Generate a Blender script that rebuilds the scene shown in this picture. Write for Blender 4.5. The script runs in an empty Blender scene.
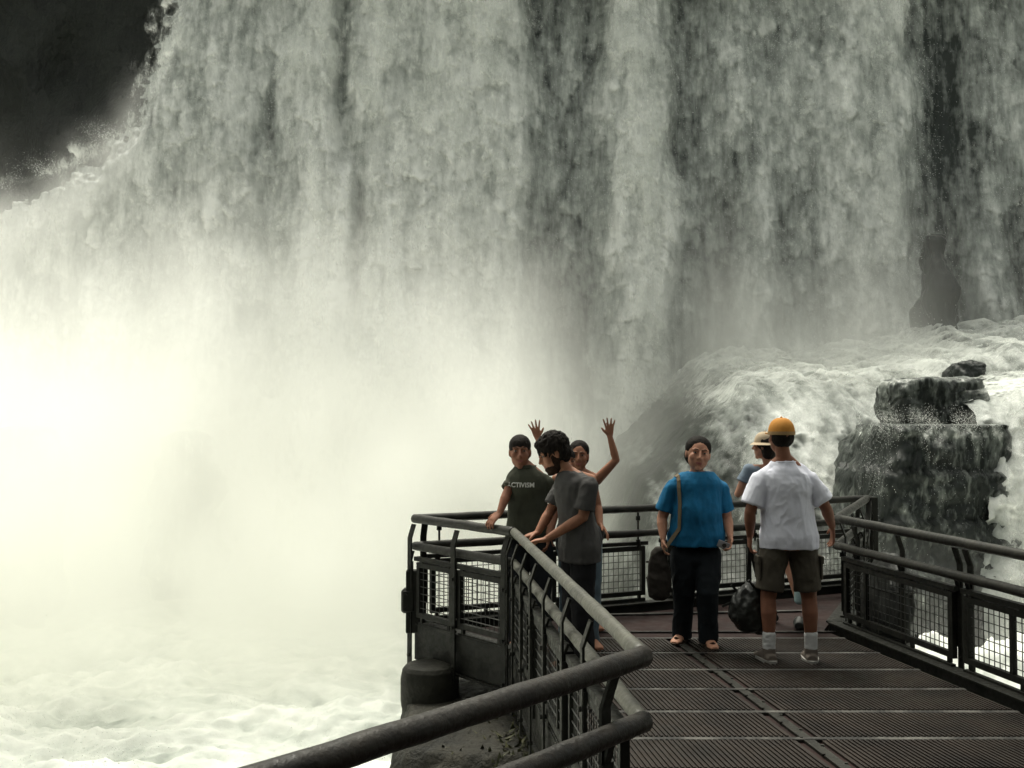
import bpy, bmesh, math, random
import numpy as np
from mathutils import Vector, Matrix
S = bpy.context.scene
COL = S.collection
PI = math.pi
rnd = random.Random(7)

# ------------------------------------------------------------------ camera
CAM_Z = 1.78
F = 1000.0
PITCH = math.atan(34 / F)
cam = bpy.data.cameras.new('camera'); cam.sensor_width = 36; cam.lens = F / 1024 * 36
cam.clip_start = 0.1; cam.clip_end = 3000
co = bpy.data.objects.new('camera', cam); COL.objects.link(co)
co.location = (0, 0, CAM_Z); co.rotation_euler = (PI / 2 + PITCH, 0, 0)
S.camera = co

def at(px, py, Y):
    a = (px - 512) / F; b = (384 - py) / F
    d = Vector((a, math.cos(PITCH) - b * math.sin(PITCH), math.sin(PITCH) + b * math.cos(PITCH)))
    t = Y / d.y
    return Vector((d.x * t, Y, CAM_Z + d.z * t))

# ------------------------------------------------------------------ numpy noise
_r = np.random.RandomState(11)
_perm = np.concatenate([_r.permutation(256)] * 3)
_g = _r.normal(size=(256, 3)); _g /= np.linalg.norm(_g, axis=1)[:, None]
def perlin(x, y, z):
    x, y, z = np.broadcast_arrays(np.asarray(x, float), np.asarray(y, float), np.asarray(z, float))
    xi = np.floor(x).astype(int); yi = np.floor(y).astype(int); zi = np.floor(z).astype(int)
    xf = x - xi; yf = y - yi; zf = z - zi
    u = xf**3 * (xf * (xf * 6 - 15) + 10); v = yf**3 * (yf * (yf * 6 - 15) + 10); w = zf**3 * (zf * (zf * 6 - 15) + 10)
    out = 0
    for dx in (0, 1):
        for dy in (0, 1):
            for dz in (0, 1):
                h = _perm[_perm[_perm[(xi + dx) & 255] + ((yi + dy) & 255)] + ((zi + dz) & 255)]
                g = _g[h]
                d = g[..., 0] * (xf - dx) + g[..., 1] * (yf - dy) + g[..., 2] * (zf - dz)
                out = out + d * (u if dx else 1 - u) * (v if dy else 1 - v) * (w if dz else 1 - w)
    return out * 1.5
def fbm(x, y, z, o=4, gain=.5):
    s = 0; a = 1; t = 0
    for i in range(o):
        s = s + a * perlin(x * 2**i + 17 * i, y * 2**i + 5 * i, z * 2**i); t += a; a *= gain
    return s / t
def billow(x, y, z, o=4, gain=.5):
    s = 0; a = 1; t = 0
    for i in range(o):
        s = s + a * np.abs(perlin(x * 2**i + 17 * i, y * 2**i + 5 * i, z * 2**i)); t += a; a *= gain
    return s / t
def sstep(a, b, x):
    t = np.clip((x - a) / (b - a), 0, 1); return t * t * (3 - 2 * t)

# ------------------------------------------------------------------ objects and tags
def tag(o, label=None, cat=None, group=None, kind=None):
    if label: o['label'] = label
    if cat: o['category'] = cat
    if group: o['group'] = group
    if kind: o['kind'] = kind
    return o
def thing(name, loc, label, cat, group=None):
    o = bpy.data.objects.new(name, None); COL.objects.link(o); o.location = loc; o.empty_display_size = .1
    return tag(o, label, cat, group)
def link(name, me, mat, parent=None):
    o = bpy.data.objects.new(name, me); COL.objects.link(o)
    if mat and not me.materials: me.materials.append(mat)
    if parent:                                  # mesh data is in world coordinates; move it under its parent
        root = parent
        off = Vector((0, 0, 0))
        q = parent
        while q: off += q.location; q = q.parent
        me.transform(Matrix.Translation(-off))
        o.parent = parent
    return o
def grid_mesh(name, P, keep=None, attrs=None, smooth=True):
    """P: (n, m, 3) array of points -> quad sheet; keep: (n-1, m-1) mask of faces."""
    n, m = P.shape[:2]
    idx = np.arange(n * m).reshape(n, m)
    f = np.stack([idx[:-1, :-1], idx[:-1, 1:], idx[1:, 1:], idx[1:, :-1]], -1)
    f = f[keep] if keep is not None else f.reshape(-1, 4)
    V = P.reshape(-1, 3)
    at_ = {k: v.reshape(-1) for k, v in (attrs or {}).items()}
    if keep is not None:
        used = np.unique(f); mp = np.full(n * m, -1); mp[used] = np.arange(len(used)); f = mp[f]; V = V[used]
        at_ = {k: v[used] for k, v in at_.items()}
    me = bpy.data.meshes.new(name)
    me.vertices.add(len(V)); me.vertices.foreach_set('co', V.astype(np.float32).ravel())
    me.loops.add(f.size); me.loops.foreach_set('vertex_index', f.astype(np.int32).ravel())
    me.polygons.add(len(f)); me.polygons.foreach_set('loop_start', np.arange(0, f.size, 4, dtype=np.int32))
    me.update(calc_edges=True)
    if smooth: me.polygons.foreach_set('use_smooth', np.ones(len(f), bool))
    for k, v in at_.items():
        a = me.attributes.new(k, 'FLOAT', 'POINT'); a.data.foreach_set('value', v.astype(np.float32))
    me.validate(); return me

# ------------------------------------------------------------------ materials
class NT:
    def __init__(s, name):
        s.m = bpy.data.materials.new(name); s.m.use_nodes = True
        s.t = s.m.node_tree; s.b = s.t.nodes['Principled BSDF']
    def n(s, typ, **kw):
        x = s.t.nodes.new(typ)
        for k, v in kw.items():
            if k.startswith('i_'):
                x.inputs[k[2:].replace('_', ' ')].default_value = v
            else: setattr(x, k, v)
        return x
    def l(s, a, b): s.t.links.new(a, b)
    def ramp(s, fac, stops):
        r = s.n('ShaderNodeValToRGB'); e = r.color_ramp.elements
        e[0].position = stops[0][0]; e[0].color = (*stops[0][1], 1)
        e[1].position = stops[-1][0]; e[1].color = (*stops[-1][1], 1)
        for p, c in stops[1:-1]:
            q = e.new(p); q.color = (*c, 1)
        s.l(fac, r.inputs[0]); return r.outputs[0]
def coords(nt, sc=(1, 1, 1)):
    t = nt.n('ShaderNodeTexCoord'); m = nt.n('ShaderNodeMapping'); m.inputs['Scale'].default_value = sc
    nt.l(t.outputs['Object'], m.inputs['Vector']); return m.outputs[0]
def noisy(name, c0, c1, scale=6, rough=.6, bump=.3, dist=.01, sc=(1, 1, 1), detail=8, spec=.5, metallic=0, lo=.35, hi=.65, rough2=None):
    nt = NT(name); v = coords(nt, sc)
    no = nt.n('ShaderNodeTexNoise', i_Scale=scale, i_Detail=detail, i_Roughness=.6); nt.l(v, no.inputs['Vector'])
    nt.l(nt.ramp(no.outputs[0], [(lo, c0), (hi, c1)]), nt.b.inputs['Base Color'])
    n2 = nt.n('ShaderNodeTexNoise', i_Scale=scale * 4, i_Detail=6, i_Roughness=.6); nt.l(v, n2.inputs['Vector'])
    bp = nt.n('ShaderNodeBump', i_Strength=bump, i_Distance=dist); nt.l(n2.outputs[0], bp.inputs['Height']); nt.l(bp.outputs[0], nt.b.inputs['Normal'])
    if rough2 is not None:
        mr = nt.n('ShaderNodeMapRange'); mr.inputs[1].default_value = .35; mr.inputs[2].default_value = .65
        mr.inputs[3].default_value = rough; mr.inputs[4].default_value = rough2
        nt.l(n2.outputs[0], mr.inputs[0]); nt.l(mr.outputs[0], nt.b.inputs['Roughness'])
    else: nt.b.inputs['Roughness'].default_value = rough
    nt.b.inputs['Specular IOR Level'].default_value = spec; nt.b.inputs['Metallic'].default_value = metallic
    return nt.m
def foam_mat(name, dark, mid, white, sc, nscale, amp, bump, rough=.55):
    """wet rock showing through falling water, by the 'foam' amount carried on the mesh plus fine streaky noise"""
    nt = NT(name); v = coords(nt, sc)
    a = nt.n('ShaderNodeAttribute', attribute_name='foam')
    no = nt.n('ShaderNodeTexNoise', i_Scale=nscale, i_Detail=7, i_Roughness=.72); nt.l(v, no.inputs['Vector'])
    n1 = nt.n('ShaderNodeMath', operation='SUBTRACT'); nt.l(no.outputs[0], n1.inputs[0]); n1.inputs[1].default_value = .5
    n2 = nt.n('ShaderNodeMath', operation='MULTIPLY_ADD'); nt.l(n1.outputs[0], n2.inputs[0]); n2.inputs[1].default_value = amp
    nt.l(a.outputs['Fac'], n2.inputs[2])
    nt.l(nt.ramp(n2.outputs[0], [(.0, dark), (.45, mid), (1, white)]), nt.b.inputs['Base Color'])
    bp = nt.n('ShaderNodeBump', i_Strength=bump, i_Distance=.06); nt.l(no.outputs[0], bp.inputs['Height']); nt.l(bp.outputs[0], nt.b.inputs['Normal'])
    nt.b.inputs['Roughness'].default_value = rough; nt.b.inputs['Specular IOR Level'].default_value = .3
    return nt.m

# ------------------------------------------------------------------ sky, sun
SUN_EL, SUN_AZ = math.radians(66), math.radians(-18)      # azimuth from +Y towards +X: high, from the left
w = bpy.data.worlds.new('World'); S.world = w; w.use_nodes = True
wt = w.node_tree; bg = wt.nodes['Background']
sky = wt.nodes.new('ShaderNodeTexSky'); sky.sky_type = 'NISHITA'; sky.sun_disc = False
sky.sun_elevation = SUN_EL; sky.sun_rotation = SUN_AZ; sky.dust_density = 6; sky.air_density = 1.2; sky.ozone_density = .6
hs = wt.nodes.new('ShaderNodeHueSaturation'); hs.inputs['Saturation'].default_value = .22
wt.links.new(sky.outputs[0], hs.inputs['Color'])
mx = wt.nodes.new('ShaderNodeMix'); mx.data_type = 'RGBA'; mx.blend_type = 'MULTIPLY'; mx.inputs[0].default_value = 1
mx.inputs[7].default_value = (1.0, 1.0, .87, 1)
wt.links.new(hs.outputs[0], mx.inputs[6]); wt.links.new(mx.outputs[2], bg.inputs['Color'])
bg.inputs['Strength'].default_value = .13
sl = bpy.data.lights.new('sun', 'SUN'); sl.energy = 1.5; sl.angle = math.radians(18); sl.color = (1, .985, .90)
so = bpy.data.objects.new('sun', sl); COL.objects.link(so)
sd = Vector((math.sin(SUN_AZ) * math.cos(SUN_EL), math.cos(SUN_AZ) * math.cos(SUN_EL), math.sin(SUN_EL)))
so.rotation_euler = sd.to_track_quat('Z', 'Y').to_euler(); so.location = (0, 0, 30)
vs = S.view_settings; vs.view_transform = 'Standard'; vs.look = 'None'; vs.gamma = 1; vs.exposure = .76; vs.use_curve_mapping = False
S.cycles.use_denoising = True
S.cycles.max_bounces = 16; S.cycles.diffuse_bounces = 3; S.cycles.volume_bounces = 10; S.cycles.transparent_max_bounces = 12
S.cycles.volume_step_rate = 2.0; S.cycles.volume_max_steps = 128
S.cycles.use_adaptive_sampling = True; S.cycles.adaptive_threshold = .02
# ------------------------------------------------------------------ falling water
def comets(nu, nz, du, dz, N, wlo, whi, seed, asp=(2.0, 5.0)):
    """height field of plunging clumps: sharp rounded heads pointing down, tails thinning upward"""
    R = np.random.RandomState(seed); H = np.zeros((nz, nu), np.float32)
    for k in range(N):
        cu = R.uniform(0, nu * du); cz = R.uniform(-1, nz * dz)
        wd = wlo * (whi / wlo) ** (R.uniform() ** 1.6); L = wd * R.uniform(*asp); s = R.uniform(.35, 1)
        i0 = max(0, int((cu - wd) / du)); i1 = min(nu, int((cu + wd) / du) + 2)
        j0 = max(0, int(cz / dz) - 1); j1 = min(nz, int((cz + L) / dz) + 2)
        if i1 <= i0 or j1 <= j0: continue
        a = (np.arange(i0, i1) * du - cu) / wd; z = np.arange(j0, j1) * dz - cz
        q = z[:, None] / L - (a[None] ** 2) * .22
        val = np.where(q < 0, 0, np.clip(1 - q, 0, 1) ** 1.3 * sstep(0, .10, q)) * np.clip(1 - a[None] ** 2, 0, 1) ** .7 * s
        np.maximum(H[j0:j1, i0:i1], val, out=H[j0:j1, i0:i1])
    return H
def warp(Hm, U, Z, du, dz, amp, sc):
    wu = fbm(U * sc, Z * sc, 3.3, 4) * amp; wz = fbm(U * sc + 40, Z * sc, 7.7, 4) * amp * 1.3
    nz, nu = Hm.shape
    j, i = np.indices(Hm.shape)
    return Hm[np.clip((j + wz / dz).astype(int), 0, nz - 1), np.clip((i + wu / du).astype(int), 0, nu - 1)]

M_falls = foam_mat('falling_water', (.030, .036, .033), (.33, .35, .33), (.86, .87, .84), (1, 1, .24), 7.5, .8, .12)
M_casc = foam_mat('cascade_water', (.03, .035, .03), (.34, .36, .34), (.86, .87, .84), (1, 1, .6), 6, .7, .35)
M_river = foam_mat('churning_water', (.20, .24, .21), (.62, .65, .60), (.88, .89, .84), (1, 1, 1), 3.5, .45, .4)

YF = 30.0
u0, u1, z0, z1, d = -18.0, 21.0, -3.6, 17.0, .042
uu = np.arange(u0, u1, d); zz = np.arange(z0, z1, d)
U, Z = np.meshgrid(uu, zz)
# white ribs and dark gaps across the falls, read along the crest: picture column -> how much water
tab = [(-200, .55), (100, .5), (165, .52), (205, .55), (235, .60), (265, .46), (285, .60), (305, .78), (330, .74), (345, .34), (360, .66), (385, .82), (420, .74), (455, .80), (495, .74),
       (520, .66), (540, .26), (565, .14), (600, .24), (622, .74), (640, .86), (660, .74), (680, .22), (700, .12), (722, .30), (745, .52), (775, .42), (800, .50),
       (830, .44), (860, .56), (885, .68), (908, .56), (925, .12), (945, .0), (962, .05), (978, .26), (1000, .34), (1024, .30), (1060, .5), (1200, .7)]
tx = np.array([(p - 512) * YF / F for p, _ in tab]); tv = np.array([v for _, v in tab])
Uw = U + fbm(U * .35, Z * .16, 1.5, 4) * 1.1 + fbm(U * 1.3, Z * .5, 9.5, 3) * .30
C = np.interp(Uw, tx, tv)
C = C + .50 * fbm(U * .50, Z * .13, 2.2, 4) + .40 * fbm(U * 1.6, Z * .35, 5.2, 4)
nz, nu = U.shape
K1 = warp(comets(nu, nz, d, d, 5200, .11, .60, 3, (2.5, 7.5)), U, Z, d, d, .42, 1.6)
K2 = warp(comets(nu, nz, d, d, 22000, .05, .22, 5, (2.5, 7)), U, Z, d, d, .20, 2.6)
fine = fbm(U * 5, Z * 3, .5, 4)
foam = C * .84 - .03 + .50 * (K1 - .25) * (.45 + .8 * C) + .26 * (K2 - .3) * (.4 + C) + .26 * fine + .24 * fbm(U * 4.5, Z * .45, 6.1, 4) + .09
# the narrow outcrop column on the right stays bare
bottom = sstep(5, 1, Z)
foam = foam + .25 * bottom * (C > .1)
Cs = np.interp(U + fbm(U * .35, Z * .16, 1.5, 4) * 1.1, tx, tv)
Y = YF + .10 * (Z - 6) * (Z < 6) * -0 - .12 * (6 - Z) - 1.3 * (Cs - .4) - .12 * K1 * (.4 + C) - .03 * K2 - .015 * fine - .4 * fbm(U * .5, Z * .13, 2.2, 4)
Y = Y + .04 * np.clip(-U - 9, 0, 9) ** 2
# left shoulder of the falls: crest line that runs down and outward in spray
zl = np.array([(200, -16.5), (188, -14.8), (172, -13.4), (155, -12.6), (120, -11.6), (60, -11.0), (0, -10.6), (-80, -10.3)])
ZL = CAM_Z + (418 - zl[:, 0]) * .0315
Zn = Z + 1.1 * fbm(U * 1.1, Z * .8, 8.8, 4, .6) + .35 * np.abs(fbm(U * 4.5, Z * 1.5, 4.4, 3))
XL = np.interp(Zn, ZL, zl[:, 1] - .35, left=-30)
edge = XL + .8 * fbm(Z * 1.2, 3.1, .2, 4) + .9 * fbm(U * 1.6, Z * 3.2, 1.1, 5, .65)
keepv = U > edge
keep = keepv[:-1, :-1] & keepv[1:, 1:] & keepv[:-1, 1:] & keepv[1:, :-1]
rim = sstep(1.2, 0, U - XL - .2)
Y = Y + rim ** 2 * .5
P = np.stack([U, Y, Z], -1)
falls = link('waterfall', grid_mesh('waterfall', P[:, ::-1], keep[:, ::-1], {'foam': foam[:, ::-1]}), M_falls)
tag(falls, 'tall broad curtain of white falling water with dark gaps behind the platform', 'waterfall')

# thin veils of spray falling in front of the main curtain: lacy, see-through where the water is thin
nt = NT('spray_veil'); nt.t.nodes.remove(nt.b)
df = nt.n('ShaderNodeBsdfDiffuse'); df.inputs[0].default_value = (.84, .86, .82, 1)
tl = nt.n('ShaderNodeBsdfTranslucent'); tl.inputs[0].default_value = (.84, .86, .82, 1)
tr = nt.n('ShaderNodeBsdfTransparent'); m1 = nt.n('ShaderNodeMixShader'); m1.inputs[0].default_value = .4; m2 = nt.n('ShaderNodeMixShader')
v = coords(nt, (1, 1, .30)); no = nt.n('ShaderNodeTexNoise', i_Scale=6.5, i_Detail=9, i_Roughness=.78); nt.l(v, no.inputs['Vector'])
at_ = nt.n('ShaderNodeAttribute', attribute_name='foam')
ad = nt.n('ShaderNodeMath', operation='MULTIPLY_ADD'); nt.l(no.outputs[0], ad.inputs[0]); ad.inputs[1].default_value = 1.5; nt.l(at_.outputs['Fac'], ad.inputs[2])
mr = nt.n('ShaderNodeMapRange', interpolation_type='SMOOTHSTEP'); nt.l(ad.outputs[0], mr.inputs[0])
for i, q in enumerate((.95, 1.75, 0, .85)): mr.inputs[i + 1].default_value = q
nt.l(df.outputs[0], m1.inputs[1]); nt.l(tl.outputs[0], m1.inputs[2]); nt.l(mr.outputs[0], m2.inputs[0]); nt.l(tr.outputs[0], m2.inputs[1]); nt.l(m1.outputs[0], m2.inputs[2])
nt.l(m2.outputs[0], nt.t.nodes['Material Output'].inputs['Surface']); M_veil = nt.m
for k, (off, sd_) in enumerate(((.45, 41), (.95, 57))):
    dv = .07
    uv = np.arange(-17.5, 20.5, dv); zv = np.arange(-3, 16.5, dv); Uv, Zv = np.meshgrid(uv, zv); nzv, nuv = Uv.shape
    Ka = warp(comets(nuv, nzv, dv, dv, 2200, .13, .55, sd_, (3, 8)), Uv, Zv, dv, dv, .4, 1.2)
    Kb = warp(comets(nuv, nzv, dv, dv, 8000, .08, .25, sd_ + 1, (3, 8)), Uv, Zv, dv, dv, .22, 2.4)
    Cv = np.interp(Uv + fbm(Uv * .35, Zv * .16, 1.5, 4) * 1.1 + .5 * fbm(Uv, Zv * .4, sd_, 3), tx, tv)
    fv = .62 * Ka + .34 * Kb + .62 * (Cv - .5) + .45 * fbm(Uv * .7, Zv * .25, sd_ * .37, 4) - .10
    fv = fv - 1.0 * sstep(.22, .02, np.interp(Uv + fbm(Uv * .35, Zv * .16, 1.5, 4) * 1.1, tx, tv))
    XLv = np.interp(Zv, ZL, zl[:, 1], left=-30); fv = fv - .9 * sstep(.7, -1.1, Uv - XLv) - .9 * sstep(-.4, -1.6, Uv - XLv) + .3 * sstep(1.6, .6, Uv - XLv)
    fv = fv - 2 * sstep(13.0, 12.4, np.abs(Uv - .0) * 0 + Uv) * 0
    Yv = YF - .12 * (6 - Zv) - 1.3 * (Cv - .4) - off - .25 * Ka - .4 * fbm(Uv * .5, Zv * .13, 2.2, 4)
    vo = link('spray_veil', grid_mesh('spray_veil', np.stack([Uv, Yv, Zv], -1)[:, ::-1], None, {'foam': fv[:, ::-1]}), M_veil)
    tag(vo, 'lacy veil of loose falling spray in front of the big falls', 'spray', kind='stuff')

# ------------------------------------------------------------------ lower cascade: water over a rock bench at the foot, right
d2 = .045
uu = np.arange(1.0, 22.0, d2); vv = np.arange(0, 12.5, d2)
U, Vv = np.meshgrid(uu, vv)
crest = CAM_Z + (418 - np.interp(U, [1.0, 2.2, 3.0, 3.9, 4.6, 5.1, 6.2, 8.5, 9.8, 12, 15, 22], [650, 560, 484, 445, 412, 394, 384, 380, 372, 352, 340, 330])) * .0225
crest = crest + .25 * fbm(U * .8, 1.7, 3, 3) + .1 * fbm(U * 3, 1.7, 3, 3)
# v = 0..5 runs from the falls forward to the crest, then down to the river
t = np.clip(Vv / 5.0, 0, 1)
Zc = np.where(Vv < 5, crest + (1 - t) ** 1.5 * .9, crest - (Vv - 5) * 1.0)
Yc = np.where(Vv < 5, 28.6 - 5.4 * t, 23.2 - 1.9 * np.clip(Vv - 5, 0, 9) ** .7 )
Zc = np.maximum(Zc, -3.5)
nz, nu = U.shape
K1 = warp(comets(nu, nz, d2, d2, 1500, .12, .5, 13), U, Vv, d2, d2, .3, 1.3)[::-1]
K2 = warp(comets(nu, nz, d2, d2, 7000, .06, .22, 15, (1.5, 4)), U, Vv, d2, d2, .2, 2.6)[::-1]
K1 = K1 * (.25 + .75 * sstep(4, 6, U)); K2 = K2 * (.25 + .75 * sstep(4, 6, U))
rock = np.interp(U + .5 * fbm(U * .6, Vv * .5, 4, 4) - .28 * (Vv - 5) * (Vv > 5), [1, 2.0, 3.4, 4.6, 5.0, 5.6, 8.5, 9.5, 12, 22], [.5, .4, .16, .06, .20, .52, .56, .50, .56, .6])
blotch = fbm(U * .9, Zc * .7, 6 + Yc * .3, 4)
fine = fbm(U * 5, Zc * 4, .5 + Yc, 4)
foam = rock + .42 * (K1 - .25) + .3 * (K2 - .3) + .75 * blotch + .35 * fine + .12 * sstep(5.8, 5.0, Vv) * sstep(4, 5, U)
Yc = Yc - .22 * K1 - .08 * K2 - .08 * fine - .5 * blotch
Zc = Zc + .15 * K1 * (Vv < 6) + .08 * fine
casc = link('cascade', grid_mesh('cascade', np.stack([U, Yc, Zc], -1), None, {'foam': foam}), M_casc)
vf = .38 + .5 * (K1 - .2) + .5 * fbm(U * 2.5, Zc * .8, 3, 5) - 1.1 * sstep(4.6, 3.2, U) + .25 * sstep(5.6, 4.8, Vv)
tag(link('spray_veil', grid_mesh('spray_veil', np.stack([U, Yc - .55, Zc + .22 + .15 * fbm(U * 2, Vv, 3, 3)], -1)[::2, ::2], None, {'foam': vf[::2, ::2]}), M_veil), 'thin white spray blowing over the low cascade', 'spray', kind='stuff')
tag(casc, 'low white cascade spilling over a dark rock shoulder at the foot of the big falls', 'cascade')

# ------------------------------------------------------------------ river below: churned white water, out to the horizon
d3 = .055
uu = np.arange(-32, 30, d3); vv = np.arange(3.0, 31, d3)
U, V3 = np.meshgrid(uu, vv)
wx = U + 1.2 * fbm(U * .25, V3 * .25, 5, 3); wy = V3 + 1.2 * fbm(U * .25, V3 * .25, 8, 3)
b1 = billow(wx * .30, wy * .42, 1.3, 5, .55); b2 = billow(wx * 1.4, wy * 1.9, 4.3, 4, .6); f1 = fbm(wx * .5, wy * .8, 2.7, 4)
Zr = -3.0 - .62 * b1 + .42 * f1 - .26 * b2 + .10 + .05 * fbm(wx * 4, wy * 6, 3, 3)
foam = .74 + .55 * f1 - .35 * (b1 - .2) + .75 * fbm(wx * 2.2, wy * 3.0, 1, 5, .6) - .25 * sstep(.0, .5, fbm(wx * .35, wy * .5, 9.1, 3))
hump = 1.7 * np.exp(-((V3 - 14.4) / 2.1) ** 2) * sstep(2.6, 6.5, U) * (1 + .3 * f1 - .3 * b2)
Zr = Zr + hump
Zr = Zr * sstep(2.9, 5, V3) + (-3.3) * (1 - sstep(2.9, 5, V3))
river = link('river', grid_mesh('river', np.stack([U, V3, Zr], -1), None, {'foam': foam}), M_river)
tag(river, kind='structure')
bm = bmesh.new()
for (a, b, c, e) in ((-900, 900, -900, 3.02), (-900, 900, 30.98, 900), (-900, -31.95, 3.02, 30.98), (29.9, 900, 3.02, 30.98)):
    bm.faces.new([bm.verts.new(p) for p in ((a, c, -3.32), (b, c, -3.32), (b, e, -3.32), (a, e, -3.32))])
me = bpy.data.meshes.new('far_water'); bm.to_mesh(me); bm.free()
tag(link('far_water', me, noisy('open_water', (.10, .13, .11), (.5, .52, .48), .6, .25, .5, .1)), kind='structure')

# ------------------------------------------------------------------ rock faces
M_cliff = noisy('wet_dark_cliff', (.008, .010, .008), (.026, .030, .023), .8, .6, .9, .3, (1, 1, .6), lo=.3, hi=.7)
d4 = .35
uu = np.arange(-75, 75, d4); zz = np.arange(-4, 24.0, d4); U, Z = np.meshgrid(uu, zz)
Y = 40 + 3.0 * fbm(U * .12, Z * .10, 1, 4) + .9 * fbm(U * .6, Z * .4, 3, 4) + .05 * (Z - 5) - .012 * np.clip(np.abs(U) - 20, 0, 99) ** 1.7
cl = link('cliff', grid_mesh('cliff', np.stack([U, Y, Z], -1)[:, ::-1]), M_cliff); tag(cl, kind='structure')
# unseen dark wall added behind the camera to keep open sky off the platform
uu = np.arange(-60, 60, .8); zz = np.arange(-4, 19, .8); U, Z = np.meshgrid(uu, zz)
Yb = -9 + 1.6 * fbm(U * .15, Z * .15, 11, 4) + .7 * fbm(U * .6, Z * .5, 13, 3) - .10 * Z + .004 * U ** 2
tag(link('sky_block_wall', grid_mesh('sky_block_wall', np.stack([U, Yb, Z], -1)), M_cliff), kind='structure')
# the gorge top and the river that feeds the falls
uu = np.linspace(-75, 75, 90); vv = np.linspace(0, 1, 40); U, T = np.meshgrid(uu, vv)
Yt = 38 + T * 160; Zt = 23.0 + 2.5 * fbm(U * .08, Yt * .05, 3, 4) + T * 6
tag(link('plateau', grid_mesh('plateau', np.stack([U, Yt, Zt], -1)), noisy('plateau_scrub', (.02, .035, .015), (.06, .09, .035), .5, .9, .8, .4)), kind='structure')
uu = np.linspace(-10.4, 21, 60); vv = np.linspace(0, 1, 20); U, T = np.meshgrid(uu, vv)
tag(link('upper_river', grid_mesh('upper_river', np.stack([U, 29.2 + T * 14, 16.9 + T * 1.2 + .15 * fbm(U, T * 9, 2, 3)], -1)), noisy('sliding_water', (.35, .38, .33), (.8, .82, .78), 1.5, .3, .5, .1)), kind='structure')

def rock_mesh(name, c, r, n=5, amp=.25, freq=1.2, seed=0, box=.0, flat_top=None, res=64):
    """boulder: blocky ellipsoid with craggy noise; box 0 = round, 1 = block"""
    th = np.linspace(0, PI, res); ph = np.linspace(0, 2 * PI, res * 2)
    PH, TH = np.meshgrid(ph, th)
    x = np.sin(TH) * np.cos(PH); y = np.sin(TH) * np.sin(PH); z = np.cos(TH)
    p = 2 + 8 * box
    k = (np.abs(x) ** p + np.abs(y) ** p + np.abs(z) ** p) ** (-1 / p)
    x, y, z = x * k, y * k, z * k
    X = c[0] + x * r[0]; Y = c[1] + y * r[1]; Z = c[2] + z * r[2]
    dn = fbm(X * freq + seed, Y * freq, Z * freq * .8, n) * amp + np.round(fbm(X * .9 + seed, Y * .9, Z * 1.6, 2) * 5) * .03 * amp / .25
    X = X + x * dn; Y = Y + y * dn; Z = Z + z * dn * .6
    if flat_top is not None: Z = np.where(Z > flat_top, flat_top + (Z - flat_top) * .12, Z)
    X[:, -1] = X[:, 0]; Y[:, -1] = Y[:, 0]; Z[:, -1] = Z[:, 0]
    return X, Y, Z
def trickle(X, Y, Z, ztop, base=.10, seed=0, top=.6, toph=.12):
    """water running down a rock in broken strands, more where it spills over the lip"""
    A = X + .3 * Y
    s = fbm(A * 3.4 + seed + .3 * fbm(A, Z, 1, 2), Z * .30, 2 + seed, 6, .75)
    g = fbm(A * 14, Z * 5, 3 + seed, 3)
    return base - .10 + 1.5 * s + .6 * g + top * np.exp(-np.abs(ztop - Z) / toph)
M_rock = foam_mat('rock_under_water', (.014, .018, .016), (.15, .165, .15), (.85, .86, .82), (1, 1, .28), 13, 1.3, .5, .35)

R = []
def put_rock(name, c, r, label, base, top, seed, **kw):
    X, Y, Z = rock_mesh(name, c, r, seed=seed, **kw)
    if name == 'ledge_rock':
        dn = np.clip((1.7 - Z) / 1.6, 0, 1.6); X = np.where(X > 7.1, 7.1 + (X - 7.1) * (1 - .14 * dn), 7.1 + (X - 7.1) * (.72 + .30 * dn))
    if name == 'ledge_rock': Y = Y - .22 * np.abs(fbm(X * 1.2, Z * 2.2, 4, 4)) * 1.6 - .16 * np.floor((1.7 - Z) / .8 + .6 * fbm(X * 1.5, 2, 2, 3))
    fo = trickle(X, Y, Z, c[2] + r[2] * .9, base, seed, top)
    o = link(name, grid_mesh(name, np.stack([X, Y, Z], -1)[:, ::-1], None, {'foam': fo[:, ::-1]}), M_rock)
    tag(o, label, 'rock'); return o, (X, Y, Z)
# the square ledge rock and the block on it, right of the white-shirted man
o, (LX, LY, LZ) = put_rock('ledge_rock', (7.22, 17.9, -1.05), (1.22, 1.4, 2.85), 'large flat topped dark rock streaked by trickles behind the right railing', .06, .5, 4, n=6, amp=.24, freq=1.4, box=.75, flat_top=1.66, res=170)
put_rock('block_rock', (7.76, 18.6, 2.08), (.76, .7, .44), 'angular dark rock block standing on the flat ledge rock', .16, .3, 9, n=5, amp=.22, freq=1.6, box=.9, res=90)
put_rock('boulder', (9.45, 20.8, 2.50), (.36, .4, .42), 'small rounded dark boulder behind and right of the angular block', -.15, 0, 5, n=6, amp=.34, freq=2.0, box=.1, res=60)
put_rock('rock_pillar', (11.72, 27.6, 4.0), (.36, .6, 2.75), 'narrow upright dark rock rising at the foot of the bare strip', -.25, 0, 2, n=5, amp=.35, freq=1.1, box=.2, res=80)
put_rock('drowned_rock', (-8.9, 27.5, -1.5), (.8, .8, 2.9), 'dim rock half hidden in thick mist left of the platform', .3, .3, 21, n=6, amp=.6, freq=1.3, box=.15, res=70)
put_rock('drowned_rock', (-12.3, 25.5, -1.2), (.75, .8, 2.75), 'pale rock hump lost in mist at the left edge', .1, .3, 31, n=5, amp=.35, freq=1.0, box=.3, res=70)

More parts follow.
